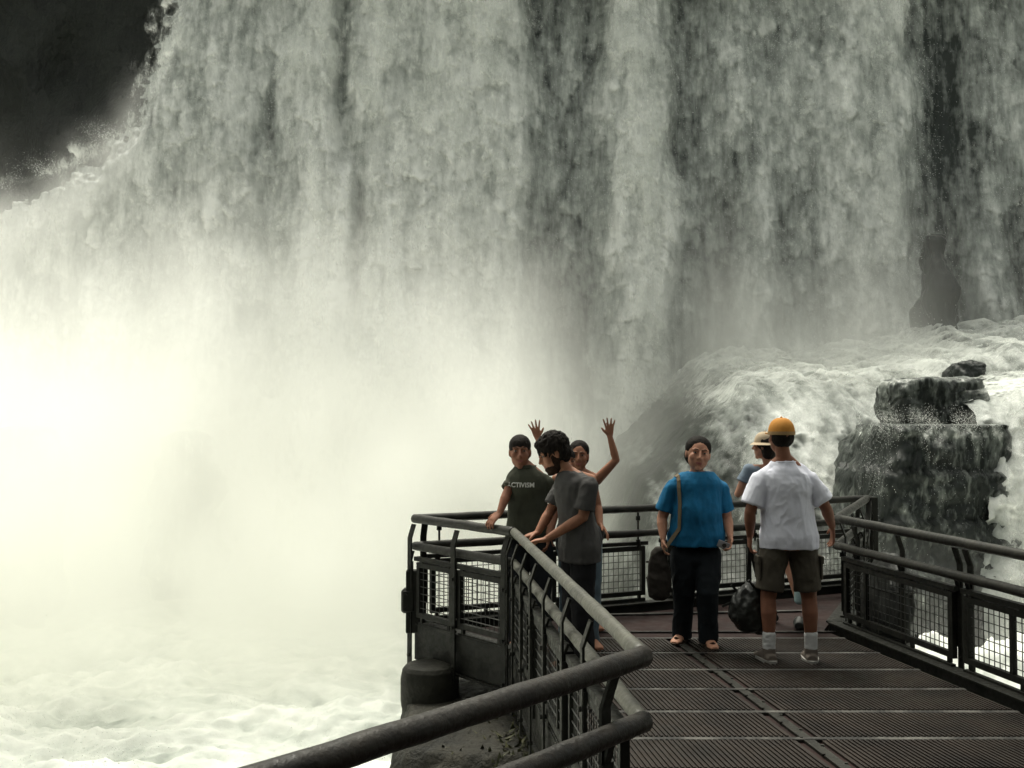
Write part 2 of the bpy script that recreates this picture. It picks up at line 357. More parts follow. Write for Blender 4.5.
# white chute pouring right of the ledge rock
d5 = .04
uu = np.arange(0, 5.6, d5); vv = np.arange(0, 9, d5); U, V5 = np.meshgrid(uu, vv)
zt = 2.05 + .12 * U + .12 * fbm(U * 1.5, 1, 1, 3)
Yc = np.where(V5 < 3, 20.9 - V5, 17.9 - 1.15 * np.clip(V5 - 3, 0, 9) ** .5)
Zc = np.maximum(np.where(V5 < 3, zt + .25 * (3 - V5) / 3, zt - (V5 - 3)), -3.4)
K = warp(comets(U.shape[1], U.shape[0], d5, d5, 900, .07, .3, 23), U, V5, d5, d5, .2, 2)[::-1]
b = fbm(U * 1.1, V5 * .6, 3, 4); fine = fbm(U * 6, V5 * 4, 2, 4)
foam = .80 + .35 * (K - .2) + .5 * b + .25 * fine - .3 * sstep(.8, 0, U)
P = np.stack([8.10 + U + .22 * fbm(U, V5 * .8, 2, 4) - .22 * np.clip(V5 - 3, 0, 4), Yc - .25 * K - .35 * b - .1 * fine, Zc + .05 * fine], -1)
vf = .55 + .5 * fbm(U * 2.2, Zc * .6, 13, 5) - 1.3 * sstep(.75, -.02, U) + .3 * K
tag(link('spray_veil', grid_mesh('spray_veil', P + np.stack([-.45 + 0 * U, -.35 + 0 * U, .12 + 0 * U], -1), None, {'foam': vf}), M_veil), 'thin white spray beside the flat topped rock', 'spray', kind='stuff')
tag(link('chute', grid_mesh('chute', P, None, {'foam': foam}), M_casc), 'bright white chute of water pouring down beside the flat topped rock', 'cascade')

# ------------------------------------------------------------------ flying drops and splashes
def drops(name, pts, size, mat, label):
    """many tiny stretched tetrahedra as one mesh"""
    n = len(pts); T = np.array([(1, 0, -.5), (-.5, .87, -.5), (-.5, -.87, -.5), (0, 0, 1.6)])
    sz = size[:, None, None]
    V = pts[:, None, :] + T[None] * sz
    F_ = np.array([(0, 2, 1), (0, 1, 3), (1, 2, 3), (2, 0, 3)])
    f = (F_[None] + 4 * np.arange(n)[:, None, None]).reshape(-1, 3)
    me = bpy.data.meshes.new(name)
    me.vertices.add(4 * n); me.vertices.foreach_set('co', V.astype(np.float32).ravel())
    me.loops.add(f.size); me.loops.foreach_set('vertex_index', f.astype(np.int32).ravel())
    me.polygons.add(len(f)); me.polygons.foreach_set('loop_start', np.arange(0, f.size, 3, dtype=np.int32))
    me.update(calc_edges=True)
    return tag(link(name, me, mat), label, 'spray', kind='stuff')
nt = NT('drops_white'); nt.b.inputs['Base Color'].default_value = (.82, .84, .80, 1); nt.b.inputs['Roughness'].default_value = .5
M_drop = nt.m
R = np.random.RandomState(4)
pts = []; sz = []
# along the ragged left shoulder: jets thrown up and out
for k in range(60):
    zc = R.uniform(6.2, 10.5); xb = np.interp(zc, ZL, zl[:, 1]) + R.uniform(-.35, .7)
    h = R.uniform(.15, .75); lean = R.uniform(-.6, .1); m = R.randint(60, 160)
    q = R.uniform(0, 1, m) ** 1.5
    sp = .05 + .16 * q
    pts.append(np.stack([xb + lean * h * q + R.normal(0, 1, m) * sp, 29.5 + R.normal(0, .25, m), zc - .25 + h * q - .1 * q * q + R.normal(0, .05, m)], -1)); sz.append(R.uniform(.003, .009, m) * (1.1 - .5 * q))
# a veil along the face of the falls
m = 90000
x = R.uniform(-11, 14.5, m); z = R.uniform(2, 15, m)
cv = np.interp(x, tx, tv); kp = (x > np.interp(z, ZL, zl[:, 1]) + .9) & (R.uniform(size=m) < cv * 1.1 * (.35 + .65 * (perlin(x * 1.2, z * .6, 3) > -.1))); x, z = x[kp], z[kp]
pts.append(np.stack([x, 28.6 - .12 * (6 - z) - R.uniform(-.2, 1.2, len(x)) - 1.0 * (np.interp(x, tx, tv) - .4), z], -1)); sz.append(R.uniform(.004, .010, len(x)))
# over the ledge rock, the block and the cascade crest
m = 16000
x = R.uniform(5.7, 8.6, m); z = np.where(R.uniform(size=m) < .35, R.normal(1.75, .10, m), R.uniform(-2.5, 1.7, m))
kp = fbm(x * 3, z * .6, 2, 3) > -.05; x, z = x[kp], z[kp]
pts.append(np.stack([x, 16.55 - R.exponential(.12, len(x)), z], -1)); sz.append(R.uniform(.002, .006, len(x)))
m = 7000
x = R.uniform(5.2, 13, m); pts.append(np.stack([x, R.uniform(22, 24, m), np.interp(x, [3.5, 5.1, 9.8, 13], [.9, 2.4, 2.7, 3.3]) + R.exponential(.28, m) - .2], -1)); sz.append(R.uniform(.005, .012, m))
# tossed up from the river
m = 26000
x = R.uniform(-14, 2, m); y = R.uniform(12, 22, m); g = fbm(x * .5, y * .8, 2.7, 3)
kp = g > .08; x, y = x[kp], y[kp]
pts.append(np.stack([x, y, -2.9 + R.exponential(.22, len(x))], -1)); sz.append(R.uniform(.004, .011, len(x)))
drops('spray_drops', np.concatenate(pts), np.concatenate(sz), M_drop, 'white flying drops and splashes thrown off the falls and the rocks')

# ------------------------------------------------------------------ mist (a real volume, density grown from noise)
def mist(name, mn, mx_, res, build, dens_mul, aniso, label):
    nt = NT(name); nt.t.nodes.remove(nt.b)
    pv = nt.n('ShaderNodeVolumePrincipled'); pv.inputs['Color'].default_value = (1, 1, .975, 1); pv.inputs['Anisotropy'].default_value = aniso
    pv.inputs['Density'].default_value = dens_mul; pv.inputs['Density Attribute'].default_value = 'density'
    nt.l(pv.outputs[0], nt.t.nodes['Material Output'].inputs['Volume'])
    g = bpy.data.node_groups.new(name, 'GeometryNodeTree')
    g.interface.new_socket('Geometry', in_out='INPUT', socket_type='NodeSocketGeometry'); g.interface.new_socket('Geometry', in_out='OUTPUT', socket_type='NodeSocketGeometry')
    out = g.nodes.new('NodeGroupOutput'); vc = g.nodes.new('GeometryNodeVolumeCube'); sm = g.nodes.new('GeometryNodeSetMaterial')
    vc.inputs['Min'].default_value = mn; vc.inputs['Max'].default_value = mx_
    for k, v in zip(('Resolution X', 'Resolution Y', 'Resolution Z'), res): vc.inputs[k].default_value = v
    sm.inputs['Material'].default_value = nt.m
    g.links.new(vc.outputs[0], sm.inputs[0]); g.links.new(sm.outputs[0], out.inputs[0])
    class G:
        def m(s, op, *a, clamp=False):
            x = g.nodes.new('ShaderNodeMath'); x.operation = op; x.use_clamp = clamp
            for i, v in enumerate(a):
                if isinstance(v, (int, float)): x.inputs[i].default_value = v
                else: g.links.new(v, x.inputs[i])
            return x.outputs[0]
        def rng(s, v, a, b, c, e):
            x = g.nodes.new('ShaderNodeMapRange'); x.interpolation_type = 'SMOOTHSTEP'
            g.links.new(v, x.inputs[0])
            for i, q in enumerate((a, b, c, e)):
                if isinstance(q, (int, float)): x.inputs[i + 1].default_value = q
                else: g.links.new(q, x.inputs[i + 1])
            return x.outputs[0]
        def curve(s, v, pts):
            lo, hi = pts[0][0], pts[-1][0]
            f = g.nodes.new('ShaderNodeMapRange'); f.inputs[1].default_value = lo; f.inputs[2].default_value = hi; g.links.new(v, f.inputs[0])
            c = g.nodes.new('ShaderNodeFloatCurve'); cm = c.mapping.curves[0]; mxv = max(p[1] for p in pts)
            while len(cm.points) < len(pts): cm.points.new(.5, .5)
            for p, (a, b) in zip(cm.points, pts): p.location = ((a - lo) / (hi - lo), b / mxv); p.handle_type = 'VECTOR'
            c.mapping.update(); g.links.new(f.outputs[0], c.inputs['Value'])
            return s.m('MULTIPLY', c.outputs[0], mxv)
        def noise(s, scale, detail=4, sc=(1, 1, 1), off=0):
            p = g.nodes.new('GeometryNodeInputPosition'); mm = g.nodes.new('ShaderNodeVectorMath'); mm.operation = 'MULTIPLY'; mm.inputs[1].default_value = sc
            g.links.new(p.outputs[0], mm.inputs[0])
            ad = g.nodes.new('ShaderNodeVectorMath'); ad.inputs[1].default_value = (off, off, off); g.links.new(mm.outputs[0], ad.inputs[0])
            n = g.nodes.new('ShaderNodeTexNoise'); n.inputs['Scale'].default_value = scale; n.inputs['Detail'].default_value = detail; n.inputs['Roughness'].default_value = .55
            g.links.new(ad.outputs[0], n.inputs['Vector']); return n.outputs[0]
        def xyz(s):
            p = g.nodes.new('GeometryNodeInputPosition'); q = g.nodes.new('ShaderNodeSeparateXYZ'); g.links.new(p.outputs[0], q.inputs[0]); return q.outputs
    g.links.new(build(G()), vc.inputs['Density'])
    me = bpy.data.meshes.new(name); me.materials.append(nt.m)
    o = bpy.data.objects.new(name, me); COL.objects.link(o); md = o.modifiers.new('grow', 'NODES'); md.node_group = g
    return tag(o, label, 'mist', kind='stuff')
def b_mist(G):
    x, y, z = G.xyz()
    n = G.noise(.26, 5, (1, 1, .8)); n2 = G.noise(.9, 4, (1, 1, .7), 31)
    zt = G.curve(x, [(-30, 5.6), (-17, 5.0), (-13.5, 4.6), (-11, 4.2), (-9, 3.9), (-4, 3.6), (0, 3.6), (3, 3.6), (5, 4.4), (8, 4.4), (12, 3.8), (18, 3.0)])
    zt = G.m('ADD', zt, G.m('MULTIPLY', G.m('SUBTRACT', n, .5), 6.0))
    q = G.m('SUBTRACT', zt, z)
    h = G.m('POWER', G.rng(q, -4.6, 4.8, 0, 1), 1.7)
    ys = G.curve(x, [(-30, 11.5), (-10, 12.0), (0, 14.5), (2.5, 20), (5, 20.6), (7, 20.6), (18, 21)])
    ys = G.m('ADD', ys, G.m('MULTIPLY', G.m('SUBTRACT', n2, .5), 5))
    yy = G.rng(G.m('SUBTRACT', y, ys), 0, 6, 0, 1)
    dx = G.curve(x, [(-30, 1), (-9, 1), (0, 1), (2.5, .6), (4.5, .6), (6, 1.1), (9, 1.1), (11, .5), (18, .35)])
    nn = G.rng(G.m('ADD', G.m('MULTIPLY', n, .6), G.m('MULTIPLY', n2, .4)), .36, .62, .15, 1)
    main = G.m('MULTIPLY', G.m('MULTIPLY', G.m('MULTIPLY', h, yy), nn), dx)
    low = G.m('MULTIPLY', G.m('MULTIPLY', G.rng(z, -2.8, .3, 1, 0), G.rng(y, 13.0, 15.2, 0, 1)), G.m('MULTIPLY', G.rng(x, 1.5, 4.5, 0, .32), nn))
    zs = G.curve(x, [(-20, 8.2), (-16.5, 8.5), (-14.8, 8.9), (-13.4, 9.4), (-12.6, 10.0), (-11.6, 11.1), (-10.8, 13.0), (-10, 14.0)])
    dz_ = G.m('ABSOLUTE', G.m('ADD', G.m('SUBTRACT', z, zs), G.m('ADD', 1.45, G.m('MULTIPLY', G.m('SUBTRACT', n2, .5), 3.6))))
    sh_ = G.m('MULTIPLY', G.m('MULTIPLY', G.rng(dz_, 0, 1.3, .62, 0), G.rng(x, -11.6, -10.6, 1, 0)), G.rng(y, 27.5, 29.0, 0, 1))
    return G.m('ADD', G.m('ADD', main, low), sh_)
mist('mist', (-30, 13, -3.4), (18, 32.5, 13), (150, 74, 64), b_mist, .5, .15, 'thick white mist billowing up from the foot of the falls')
# ------------------------------------------------------------------ steel and timber helpers
M_steel = noisy('wet_painted_steel', (.006, .0065, .005), (.016, .016, .013), 7, .38, .35, .004, rough2=.7, spec=.15)
M_rail = noisy('lit_wet_rail', (.030, .030, .022), (.075, .074, .056), 9, .40, .5, .004, rough2=.65)  # paler copy of the dark rail paint: light on the left railing put into colour
M_log = noisy('dark_wet_rail', (.006, .0045, .0036), (.018, .014, .010), 10, .32, .8, .006, (1, 1, 1), rough2=.6, spec=.3)
M_drail = noisy('dark_wet_painted_rail', (.009, .009, .007), (.024, .023, .018), 9, .38, .5, .004, rough2=.65, spec=.25)
M_wire = noisy('galvanised_wire', (.012, .013, .011), (.028, .029, .025), 20, .5, .1, .001)
M_dark = noisy('black_sheet', (.008, .009, .008), (.018, .020, .017), 5, .5, .4, .01)
M_grate = noisy('worn_grating', (.0085, .0062, .0048), (.027, .020, .0155), 2.6, .55, .5, .003, rough2=.8, spec=.2)
M_maroon = noisy('old_maroon_floor', (.010, .0045, .004), (.024, .0115, .010), 2.2, .6, .4, .004, rough2=.85, spec=.15)
M_strip = noisy('worn_bright_strip', (.012, .011, .010), (.11, .105, .095), 4.5, .42, .4, .003, lo=.45, hi=.68)
M_stone = noisy('wet_mossy_stone', (.010, .010, .008), (.045, .042, .033), 3.0, .6, 1.0, .05, rough2=.85, spec=.2)
M_conc = noisy('wet_concrete', (.014, .014, .011), (.036, .035, .028), 3.2, .7, .7, .02, spec=.15)

def V3d(p): return Vector(p)
def tube(bm, pts, r, seg=12, caps=True, r2=None):
    pts = [Vector(p) for p in pts]; n = len(pts); rings = []
    for i, p in enumerate(pts):
        dirv = (pts[min(i + 1, n - 1)] - pts[max(i - 1, 0)]).normalized()
        up = Vector((0, 0, 1)) if abs(dirv.z) < .9 else Vector((1, 0, 0))
        a = dirv.cross(up).normalized(); b = a.cross(dirv)
        rr = r if r2 is None else r + (r2 - r) * i / max(1, n - 1)
        rings.append([bm.verts.new(p + a * math.cos(t) * rr + b * math.sin(t) * rr) for t in [2 * PI * k / seg for k in range(seg)]])
    for i in range(n - 1):
        for k in range(seg):
            f = bm.faces.new([rings[i][k], rings[i][(k + 1) % seg], rings[i + 1][(k + 1) % seg], rings[i + 1][k]]); f.smooth = seg > 6
    if caps: bm.faces.new(rings[0][::-1]); bm.faces.new(rings[-1])
def bar(bm, a, b, w_, h_, up=(0, 0, 1), bev=0):
    """flat bar from a to b, w_ across, h_ along up"""
    a, b = Vector(a), Vector(b); dirv = (b - a).normalized(); up = Vector(up)
    s = dirv.cross(up).normalized(); u = s.cross(dirv).normalized()
    vs_ = []
    for p in (a, b):
        for (i, j) in ((-1, -1), (1, -1), (1, 1), (-1, 1)): vs_.append(bm.verts.new(p + s * i * w_ / 2 + u * j * h_ / 2))
    q = vs_
    fs = [bm.faces.new(x) for x in ((q[3], q[2], q[1], q[0]), (q[4], q[5], q[6], q[7]), (q[0], q[1], q[5], q[4]), (q[1], q[2], q[6], q[5]), (q[2], q[3], q[7], q[6]), (q[3], q[0], q[4], q[7]))]
    if bev:
        bmesh.ops.bevel(bm, geom=list({e for f in fs for e in f.edges}), offset=bev, segments=1, affect='EDGES')
def done(name, bm, mat, parent=None, label=None):
    bmesh.ops.recalc_face_normals(bm, faces=bm.faces)
    me = bpy.data.meshes.new(name); bm.to_mesh(me); bm.free()
    o = link(name, me, mat, parent)
    if label: o['label'] = label
    return o
def lumpy_tube(a, b, r, seg=20, n=60, amp=.006, seed=0):
    bm = bmesh.new(); a, b = Vector(a), Vector(b)
    pts = [a.lerp(b, i / (n - 1)) for i in range(n)]
    tube(bm, pts, r, seg)
    co_ = np.array([v.co[:] for v in bm.verts])
    dn = fbm(co_[:, 0] * 5 + seed, co_[:, 1] * 5, co_[:, 2] * 14, 4) * amp
    ax = (b - a).normalized()
    for v, k in zip(bm.verts, dn):
        q = v.co - a; rad = (q - ax * q.dot(ax))
        if rad.length > 1e-6: v.co += rad.normalized() * float(k)
    return bm

# ------------------------------------------------------------------ platform plan (rail corners), from the railing heights
ZR, ZM = .93, .70                                 # top rail, middle rail centre heights
P0 = Vector((-.825, 8.5, 0)); P1 = Vector((.015, 7.5, 0)); P2 = Vector((.47, 3.6, 0)); P3 = Vector((3.75, 10.6, 0)); P4 = Vector((2.75, 8.5, 0)); P5 = Vector((4.15, 1.0, 0))
PL = Vector((-1.77, 1.03, 0))

plat = thing('viewing_platform', (1.5, 7, 0), 'dark steel viewing platform with ribbed floor plates that the visitors stand on', 'platform')
# floor base slab (dark), just under the plates
def poly(bm, pts, z0, z1):
    lo = [bm.verts.new((p[0], p[1], z0)) for p in pts]; hi = [bm.verts.new((p[0], p[1], z1)) for p in pts]
    n = len(pts); bm.faces.new(lo[::-1]); bm.faces.new(hi)
    for i in range(n): bm.faces.new([lo[i], lo[(i + 1) % n], hi[(i + 1) % n], hi[i]])
inset = .11
def off(p, q, dist):                              # shift of the edge p->q to its left by dist
    d_ = (q - p).normalized(); return Vector((-d_.y, d_.x, 0)) * dist
def isect(p, d_, q, e):
    t = ((q.x - p.x) * e.y - (q.y - p.y) * e.x) / (d_.x * e.y - d_.y * e.x); return p + d_ * t
loop = [PL, P2, P1, P0, P3, P4, P5]               # clockwise seen from above -> inside is to the right
def inset_loop(lp, dist, last_open=True):
    out = []; n = len(lp)
    for i in range(n):
        a, b, c = lp[i - 1], lp[i], lp[(i + 1) % n]
        o1 = off(a, b, -dist) if i > 0 else Vector((0, 0, 0)); o2 = off(b, c, -dist) if i < n - 1 else Vector((0, 0, 0))
        out.append(isect(a + o1, b - a, b + o2, c - b))
    return out
floor = inset_loop(loop, inset)
floor = [Vector((-2.4, -1.5, 0))] + floor + [Vector((4.4, -1.5, 0))]
bm = bmesh.new(); poly(bm, floor, -.10, -.012); done('base_slab', bm, M_maroon, plat)
# plates: two columns either side of a centre seam, rows of half a metre, ribs on top
fl = inset_loop(loop, inset)
def left_x(y): return (fl[1].x + (fl[2].x - fl[1].x) * (y - fl[1].y) / (fl[2].y - fl[1].y)) if y > fl[1].y else fl[1].x
def right_x(y): return fl[5].x + (fl[6].x - fl[5].x) * (y - fl[5].y) / (fl[6].y - fl[5].y)
def seam_x(y): return 1.60 - .13 * (y - 6.2) - .04
rows = [8.13 - .505 * k for k in range(12)]
def plate(xa0, xa1, xb0, xb1, ya, yb):
    """ribbed plate between x lines at y=ya (near) and y=yb (far)"""
    bm = bmesh.new(); g = .022
    poly(bm, [(xa0 + g, ya + g), (xa1 - g, ya + g), (xb1 - g, yb - g), (xb0 + g, yb - g)], -.010, .002)
    n = int((xa1 - xa0) / .030)
    for i in range(1, n):
        t = i / n
        x0_, x1_ = xa0 + g + (xa1 - xa0 - 2 * g) * t, xb0 + g + (xb1 - xb0 - 2 * g) * t
        bar(bm, (x0_, ya + g + .012, .0065), (x1_, yb - g - .012, .0065), .013, .0085)
    return bm
for k in range(len(rows) - 1):
    yb, ya = rows[k], rows[k + 1]
    s0, s1 = seam_x(ya), seam_x(yb)
    l0, l1, r0, r1 = left_x(ya), left_x(yb), right_x(ya), right_x(yb)
    done('floor_plate', plate(l0, s0 - .05, l1, s1 - .05, ya, yb), M_grate, plat)
    done('floor_plate', plate(s0 + .05, r0, s1 + .05, r1, ya, yb), M_grate, plat)
    bm = bmesh.new(); bar(bm, (l1 + .02, yb, .001), (r1 - .02, yb, .001), .042, .012); done('cross_strip', bm, M_strip, plat)
bm = bmesh.new(); bar(bm, (seam_x(rows[-1]), rows[-1], -.002), (seam_x(rows[0]), rows[0], -.002), 0.06, .014)
for k in range(40):
    y = 8.0 - .14 * k; tube(bm, [(seam_x(y) + .028 * (-1) ** k, y, 0), (seam_x(y) + .028 * (-1) ** k, y, .012)], .010, 8)
done('seam_strip', bm, M_drail, plat)
bm = bmesh.new(); bar(bm, (fl[2].x, 8.4, -.002), (2.7, 8.4, -.002), .02, .012); bar(bm, (-.2, 9.02, -.002), (2.8, 9.32, -.002), .05, .014); done('cross_strip', bm, M_strip, plat)
# side beams outside the floor
bl = inset_loop(loop, .03)
for i in range(len(bl) - 1):
    a, b = bl[i], bl[i + 1]
    if i == len(bl) - 2: b = b
    top = .03
    bm = bmesh.new(); o_ = off(a, b, .0)
    ex = (b - a).normalized() * .03
    bar(bm, (a.x - ex.x, a.y - ex.y, -.10), (b.x + ex.x, b.y + ex.y, -.10), .075, .30, bev=.008)
    # flanges
    for zf in (-.256, .058):
        bar(bm, (a.x, a.y, zf), (b.x, b.y, zf), .13, .014)
    n = max(2, int((b - a).length / .8))
    done('side_beam', bm, M_steel, plat)
bm = bmesh.new()
bm.free()
for x in (.85, 1.45, 2.05, 2.6):
    bm = bmesh.new(); bar(bm, (x, 1.0, -.22), (x, 8.3 + .45 * (x + .8), -.22), .08, .20); done('joist', bm, M_steel, plat)
# outer corner bracket box, left corner
bm = bmesh.new(); c = P0 + Vector((-.045, -.02, 0)); bar(bm, (c.x, c.y, .145), (c.x, c.y, .345), .12, .12, up=(0, 1, 0), bev=.02); bar(bm, (c.x + .05, c.y, -.02), (c.x + .05, c.y, .50), .14, .10, up=(0, 1, 0), bev=.006)
for q in (.19, .30): tube(bm, [(c.x - .02, c.y - .075, q), (c.x - .02, c.y - .055, q)], .013, 6)
done('corner_bracket', bm, M_steel, plat)

# ------------------------------------------------------------------ railings
def railing(a, b, label, panels, posts, mat=M_drail, r=.037, both=True, lip=0.0, zr=ZR, zm=ZM, kick=(-.005, .17, .012)):
    """posts: fractions along a->b; panels: (f0, f1) fractions"""
    a, b = Vector(a), Vector(b); L = (b - a).length; d_ = (b - a).normalized()
    outv = Vector((-d_.y, d_.x, 0)) * -1 if False else Vector((-d_.y, d_.x, 0))      # left of a->b = outside for our clockwise loop
    t = thing('railing', (a + b) / 2, label, 'railing')
    def P(s, z, o=0): return a + d_ * s + outv * o + Vector((0, 0, z))
    done('top_rail', lumpy_tube(P(-lip, zr), P(L + lip, zr), r, seed=a.x), mat, t)
    done('middle_rail', lumpy_tube(P(-lip, zm), P(L + lip, zm), r * .95, seed=a.y), mat, t)
    for f in posts:
        bm = bmesh.new(); s = f * L
        w_ = .055
        bar(bm, P(s, -.30, .060), P(s, zr - .16, .060), .055, .012, up=outv)
        bar(bm, P(s, zr - .165, .062), P(s, zr - .045, .02), .055, .012, up=outv)
        bar(bm, P(s, zm - .13, .058), P(s, zm - .035, .03), .040, .012, up=outv)
        bar(bm, P(s, .20, .054), P(s, .58, .054), .07, .014, up=outv)
        for z in (-.2, .12, .50): tube(bm, [P(s, z, .045), P(s, z, .08)], .014, 6)
        done('post', bm, M_steel, t)
    for (f0, f1) in panels:
        s0, s1 = f0 * L, f1 * L; o = .024; zb, zt = .14, .555
        bm = bmesh.new(); fw = .042
        for z in (zb, zt): bar(bm, P(s0, z, o), P(s1, z, o), .038, fw)
        for s in (s0 + fw / 2, s1 - fw / 2): bar(bm, P(s, zb + fw / 2, o), P(s, zt - fw / 2, o), .038, fw, up=d_)
        bar(bm, P(s0, kick[0], kick[2]), P(s1, kick[0], kick[2]), .035, kick[1])
        bar(bm, P(s0 - .03, zt + .048, o), P(s1 + .03, zt + .048, o), .05, .034)
        k = max(1, int((s1 - s0) / .45))
        for j in range(k + 1):
            s = s0 + .06 + (s1 - s0 - .12) * j / k; bar(bm, P(s, zt + .02, o), P(s, zt + .034, o), .03, .03, up=d_); bar(bm, P(s, .08, o), P(s, zb - .02, o), .025, .03, up=d_)
        if s1 - s0 > .8:
            s = s0 + (s1 - s0) * .22; bar(bm, P(s, zb + .02, o), P(s, zt - .02, o), .030, .030, up=d_)
        done('panel_frame', bm, M_steel, t)
        bm = bmesh.new(); pitch = .052
        n = int((s1 - s0 - fw) / pitch)
        for j in range(1, n):
            s = s0 + fw / 2 + (s1 - s0 - fw) * j / n; tube(bm, [P(s, zb, o), P(s, zt, o)], .0036, 5, False)
        n = int((zt - zb) / pitch)
        for j in range(1, n):
            z = zb + (zt - zb) * j / n; tube(bm, [P(s0, z, o + .006), P(s1, z, o + .006)], .0036, 5, False)
        done('wire_mesh', bm, M_wire, t)
    return t, P, L
# left outer side, far side, right diagonal, right side, left inner side
t, P_, L = railing(P1, P0, 'short outer railing leading to the far left corner of the platform', [(.06, .50), (.55, .93)], [.985, .52, .04])
t, P_, L = railing(P0, P3, 'long railing across the far end of the platform behind the visitors', [(.03, .235), (.26, .455), (.505, .70), (.72, .97)], [.02, .985], kick=(.052, .08, .024))
# thin hangers between the rails of the far side
for f in (.045, .44, .49, .52, .71, .96):
    bm = bmesh.new(); s = f * L
    tube(bm, [P_(s, .56, .01), P_(s, .90, .01)], .0095, 8)
    for z in (.62, .84): tube(bm, [P_(s, z - .02, .01), P_(s, z + .02, .01)], .022, 8)
    done('hanger_rod', bm, M_steel, t)
for z in (.27, .42):
    bm = bmesh.new(); bar(bm, P_(.462 * L, z, .045), P_(.498 * L, z, .045), .018, .018); done('hinge', bm, M_steel, t)
t, P_, L = railing(P3, P4, 'short diagonal railing with a dark brace at the far right corner of the platform', [(.08, .92)], [.03, .35, .62, .97])
bm = bmesh.new(); bar(bm, P_(.0, .93, .03), P_(.42, .50, .03), .05, .09); bar(bm, P_(.02, .2, .05), P_(.02, .95, .05), .10, .09, up=(1, 0, 0)); done('corner_brace', bm, M_steel, t)
# dark bulky bundle lashed outside the rails at the far right corner
bun = thing('dark_bundle', (3.05, 8.35, .1), 'dark bulky bundle lashed outside the railing at its far right corner', 'bundle')
bm = bmesh.new(); bmesh.ops.create_icosphere(bm, subdivisions=5, radius=1)
V_ = np.array([v.co[:] for v in bm.verts]); n_ = .22 * fbm(V_[:, 0] * 1.4, V_[:, 1] * 1.4, V_[:, 2] * 1.2, 4) - .10 * np.abs(fbm(V_[:, 0] * 4, V_[:, 1] * 4, V_[:, 2] * 1.5, 3))
for v, q in zip(bm.verts, n_):
    w_ = 1 + float(q); tz = (v.co.z + 1) / 2
    v.co = Vector((3.06 + v.co.x * w_ * .17 + .02 * tz, 8.22 + v.co.y * w_ * .42, .22 + v.co.z * w_ * .46))
for f_ in bm.faces: f_.smooth = True
done('bundle_cloth', bm, M_dark, bun)
for z in (.05, .42):
    bm = bmesh.new(); tube(bm, [(3.06 + .175 * math.cos(t), 8.22 + .43 * math.sin(t), z) for t in [2 * PI * k / 24 for k in range(25)]], .010, 6, False); done('lashing', bm, M_steel, bun)
t, P_, L = railing(P4, P5, 'long railing on the right side of the platform with wire mesh panels', [(.012, .205), (.222, .50), (.52, .80), (.82, .99)], [.03, .115, .207, .222, .36, .505, .52, .66, .80], r=.036)
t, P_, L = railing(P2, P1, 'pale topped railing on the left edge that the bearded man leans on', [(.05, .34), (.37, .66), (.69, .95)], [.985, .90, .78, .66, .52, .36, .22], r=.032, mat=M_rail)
# near dark rail turning off to the left
t, P_, L = railing(PL, P2, 'nearest thick dark railing crossing the lower left corner', [], [.955, .5, .06], mat=M_log, r=.039, lip=.0)

# ------------------------------------------------------------------ pier and rock under the left corner
pier = thing('pier', (-.70, 8.25, -.6), 'round topped concrete pier carrying the left corner of the platform', 'pier')
zz_ = [(-.60, .215), (-.5, .235), (-.30, .232), (-.235, .222), (-.205, .20), (-.192, .16), (-.19, .0001)]
th = np.linspace(0, 2 * PI, 49); A = np.array(zz_)
TH, ZI = np.meshgrid(th, np.interp(np.linspace(0, 1, 40), np.linspace(0, 1, len(A)), A[:, 0])); RI = np.interp(np.linspace(0, 1, 40), np.linspace(0, 1, len(A)), A[:, 1])[:, None] * np.ones_like(TH)
RI = RI + .012 * fbm(np.cos(TH) * 2, np.sin(TH) * 2, ZI * 4, 4) * (RI > .01)
link('pier_shaft', grid_mesh('pier_shaft', np.stack([-.66 + RI * np.cos(TH), 8.12 + RI * np.sin(TH), ZI], -1)), M_conc, pier)
def rough_block(name, c, r, seed, amp, mat, label, cat='rock', box=.9, res=120, freq=1.6, flat=None):
    X, Y, Z = rock_mesh(name, c, r, seed=seed, n=6, amp=amp, freq=freq, box=box, res=res, flat_top=flat)
    return tag(link(name, grid_mesh(name, np.stack([X, Y, Z], -1)[:, ::-1]), mat), label, cat)
rough_block('foundation_rock', (.12, 7.75, -2.1), (1.02, 1.2, 1.75), 3, .16, M_stone, 'broad wet mossy rock under the left corner of the platform', flat=-.46)
rough_block('foundation_rock', (-.35, 6.55, -2.1), (.62, .75, 1.0), 13, .2, M_stone, 'lower brown rock slab below the near dark railing', box=.5)
# moss tufts on the rock below the railing
M_moss = noisy('moss_leaf', (.025, .030, .008), (.060, .058, .016), 12, .7, .2, .01)
R = np.random.RandomState(8); bm = bmesh.new()
for k in range(900):
    x = R.normal(.28, .22); y = R.normal(6.95, .25); z = -.44 + R.uniform(-.06, .02)
    a = R.uniform(0, 6.28); h = R.uniform(.012, .045); s = h * .45; tip = (x + R.normal(0, .03), y + R.normal(0, .03), z + h)
    p = [bm.verts.new((x + math.cos(a) * s, y + math.sin(a) * s, z)), bm.verts.new((x - math.cos(a) * s, y - math.sin(a) * s, z)), bm.verts.new(tip)]; bm.faces.new(p)
me = bpy.data.meshes.new('moss'); bm.to_mesh(me); bm.free()
tag(link('moss', me, M_moss), 'yellow green moss and small weeds on the rock under the railing', 'moss', kind='stuff')
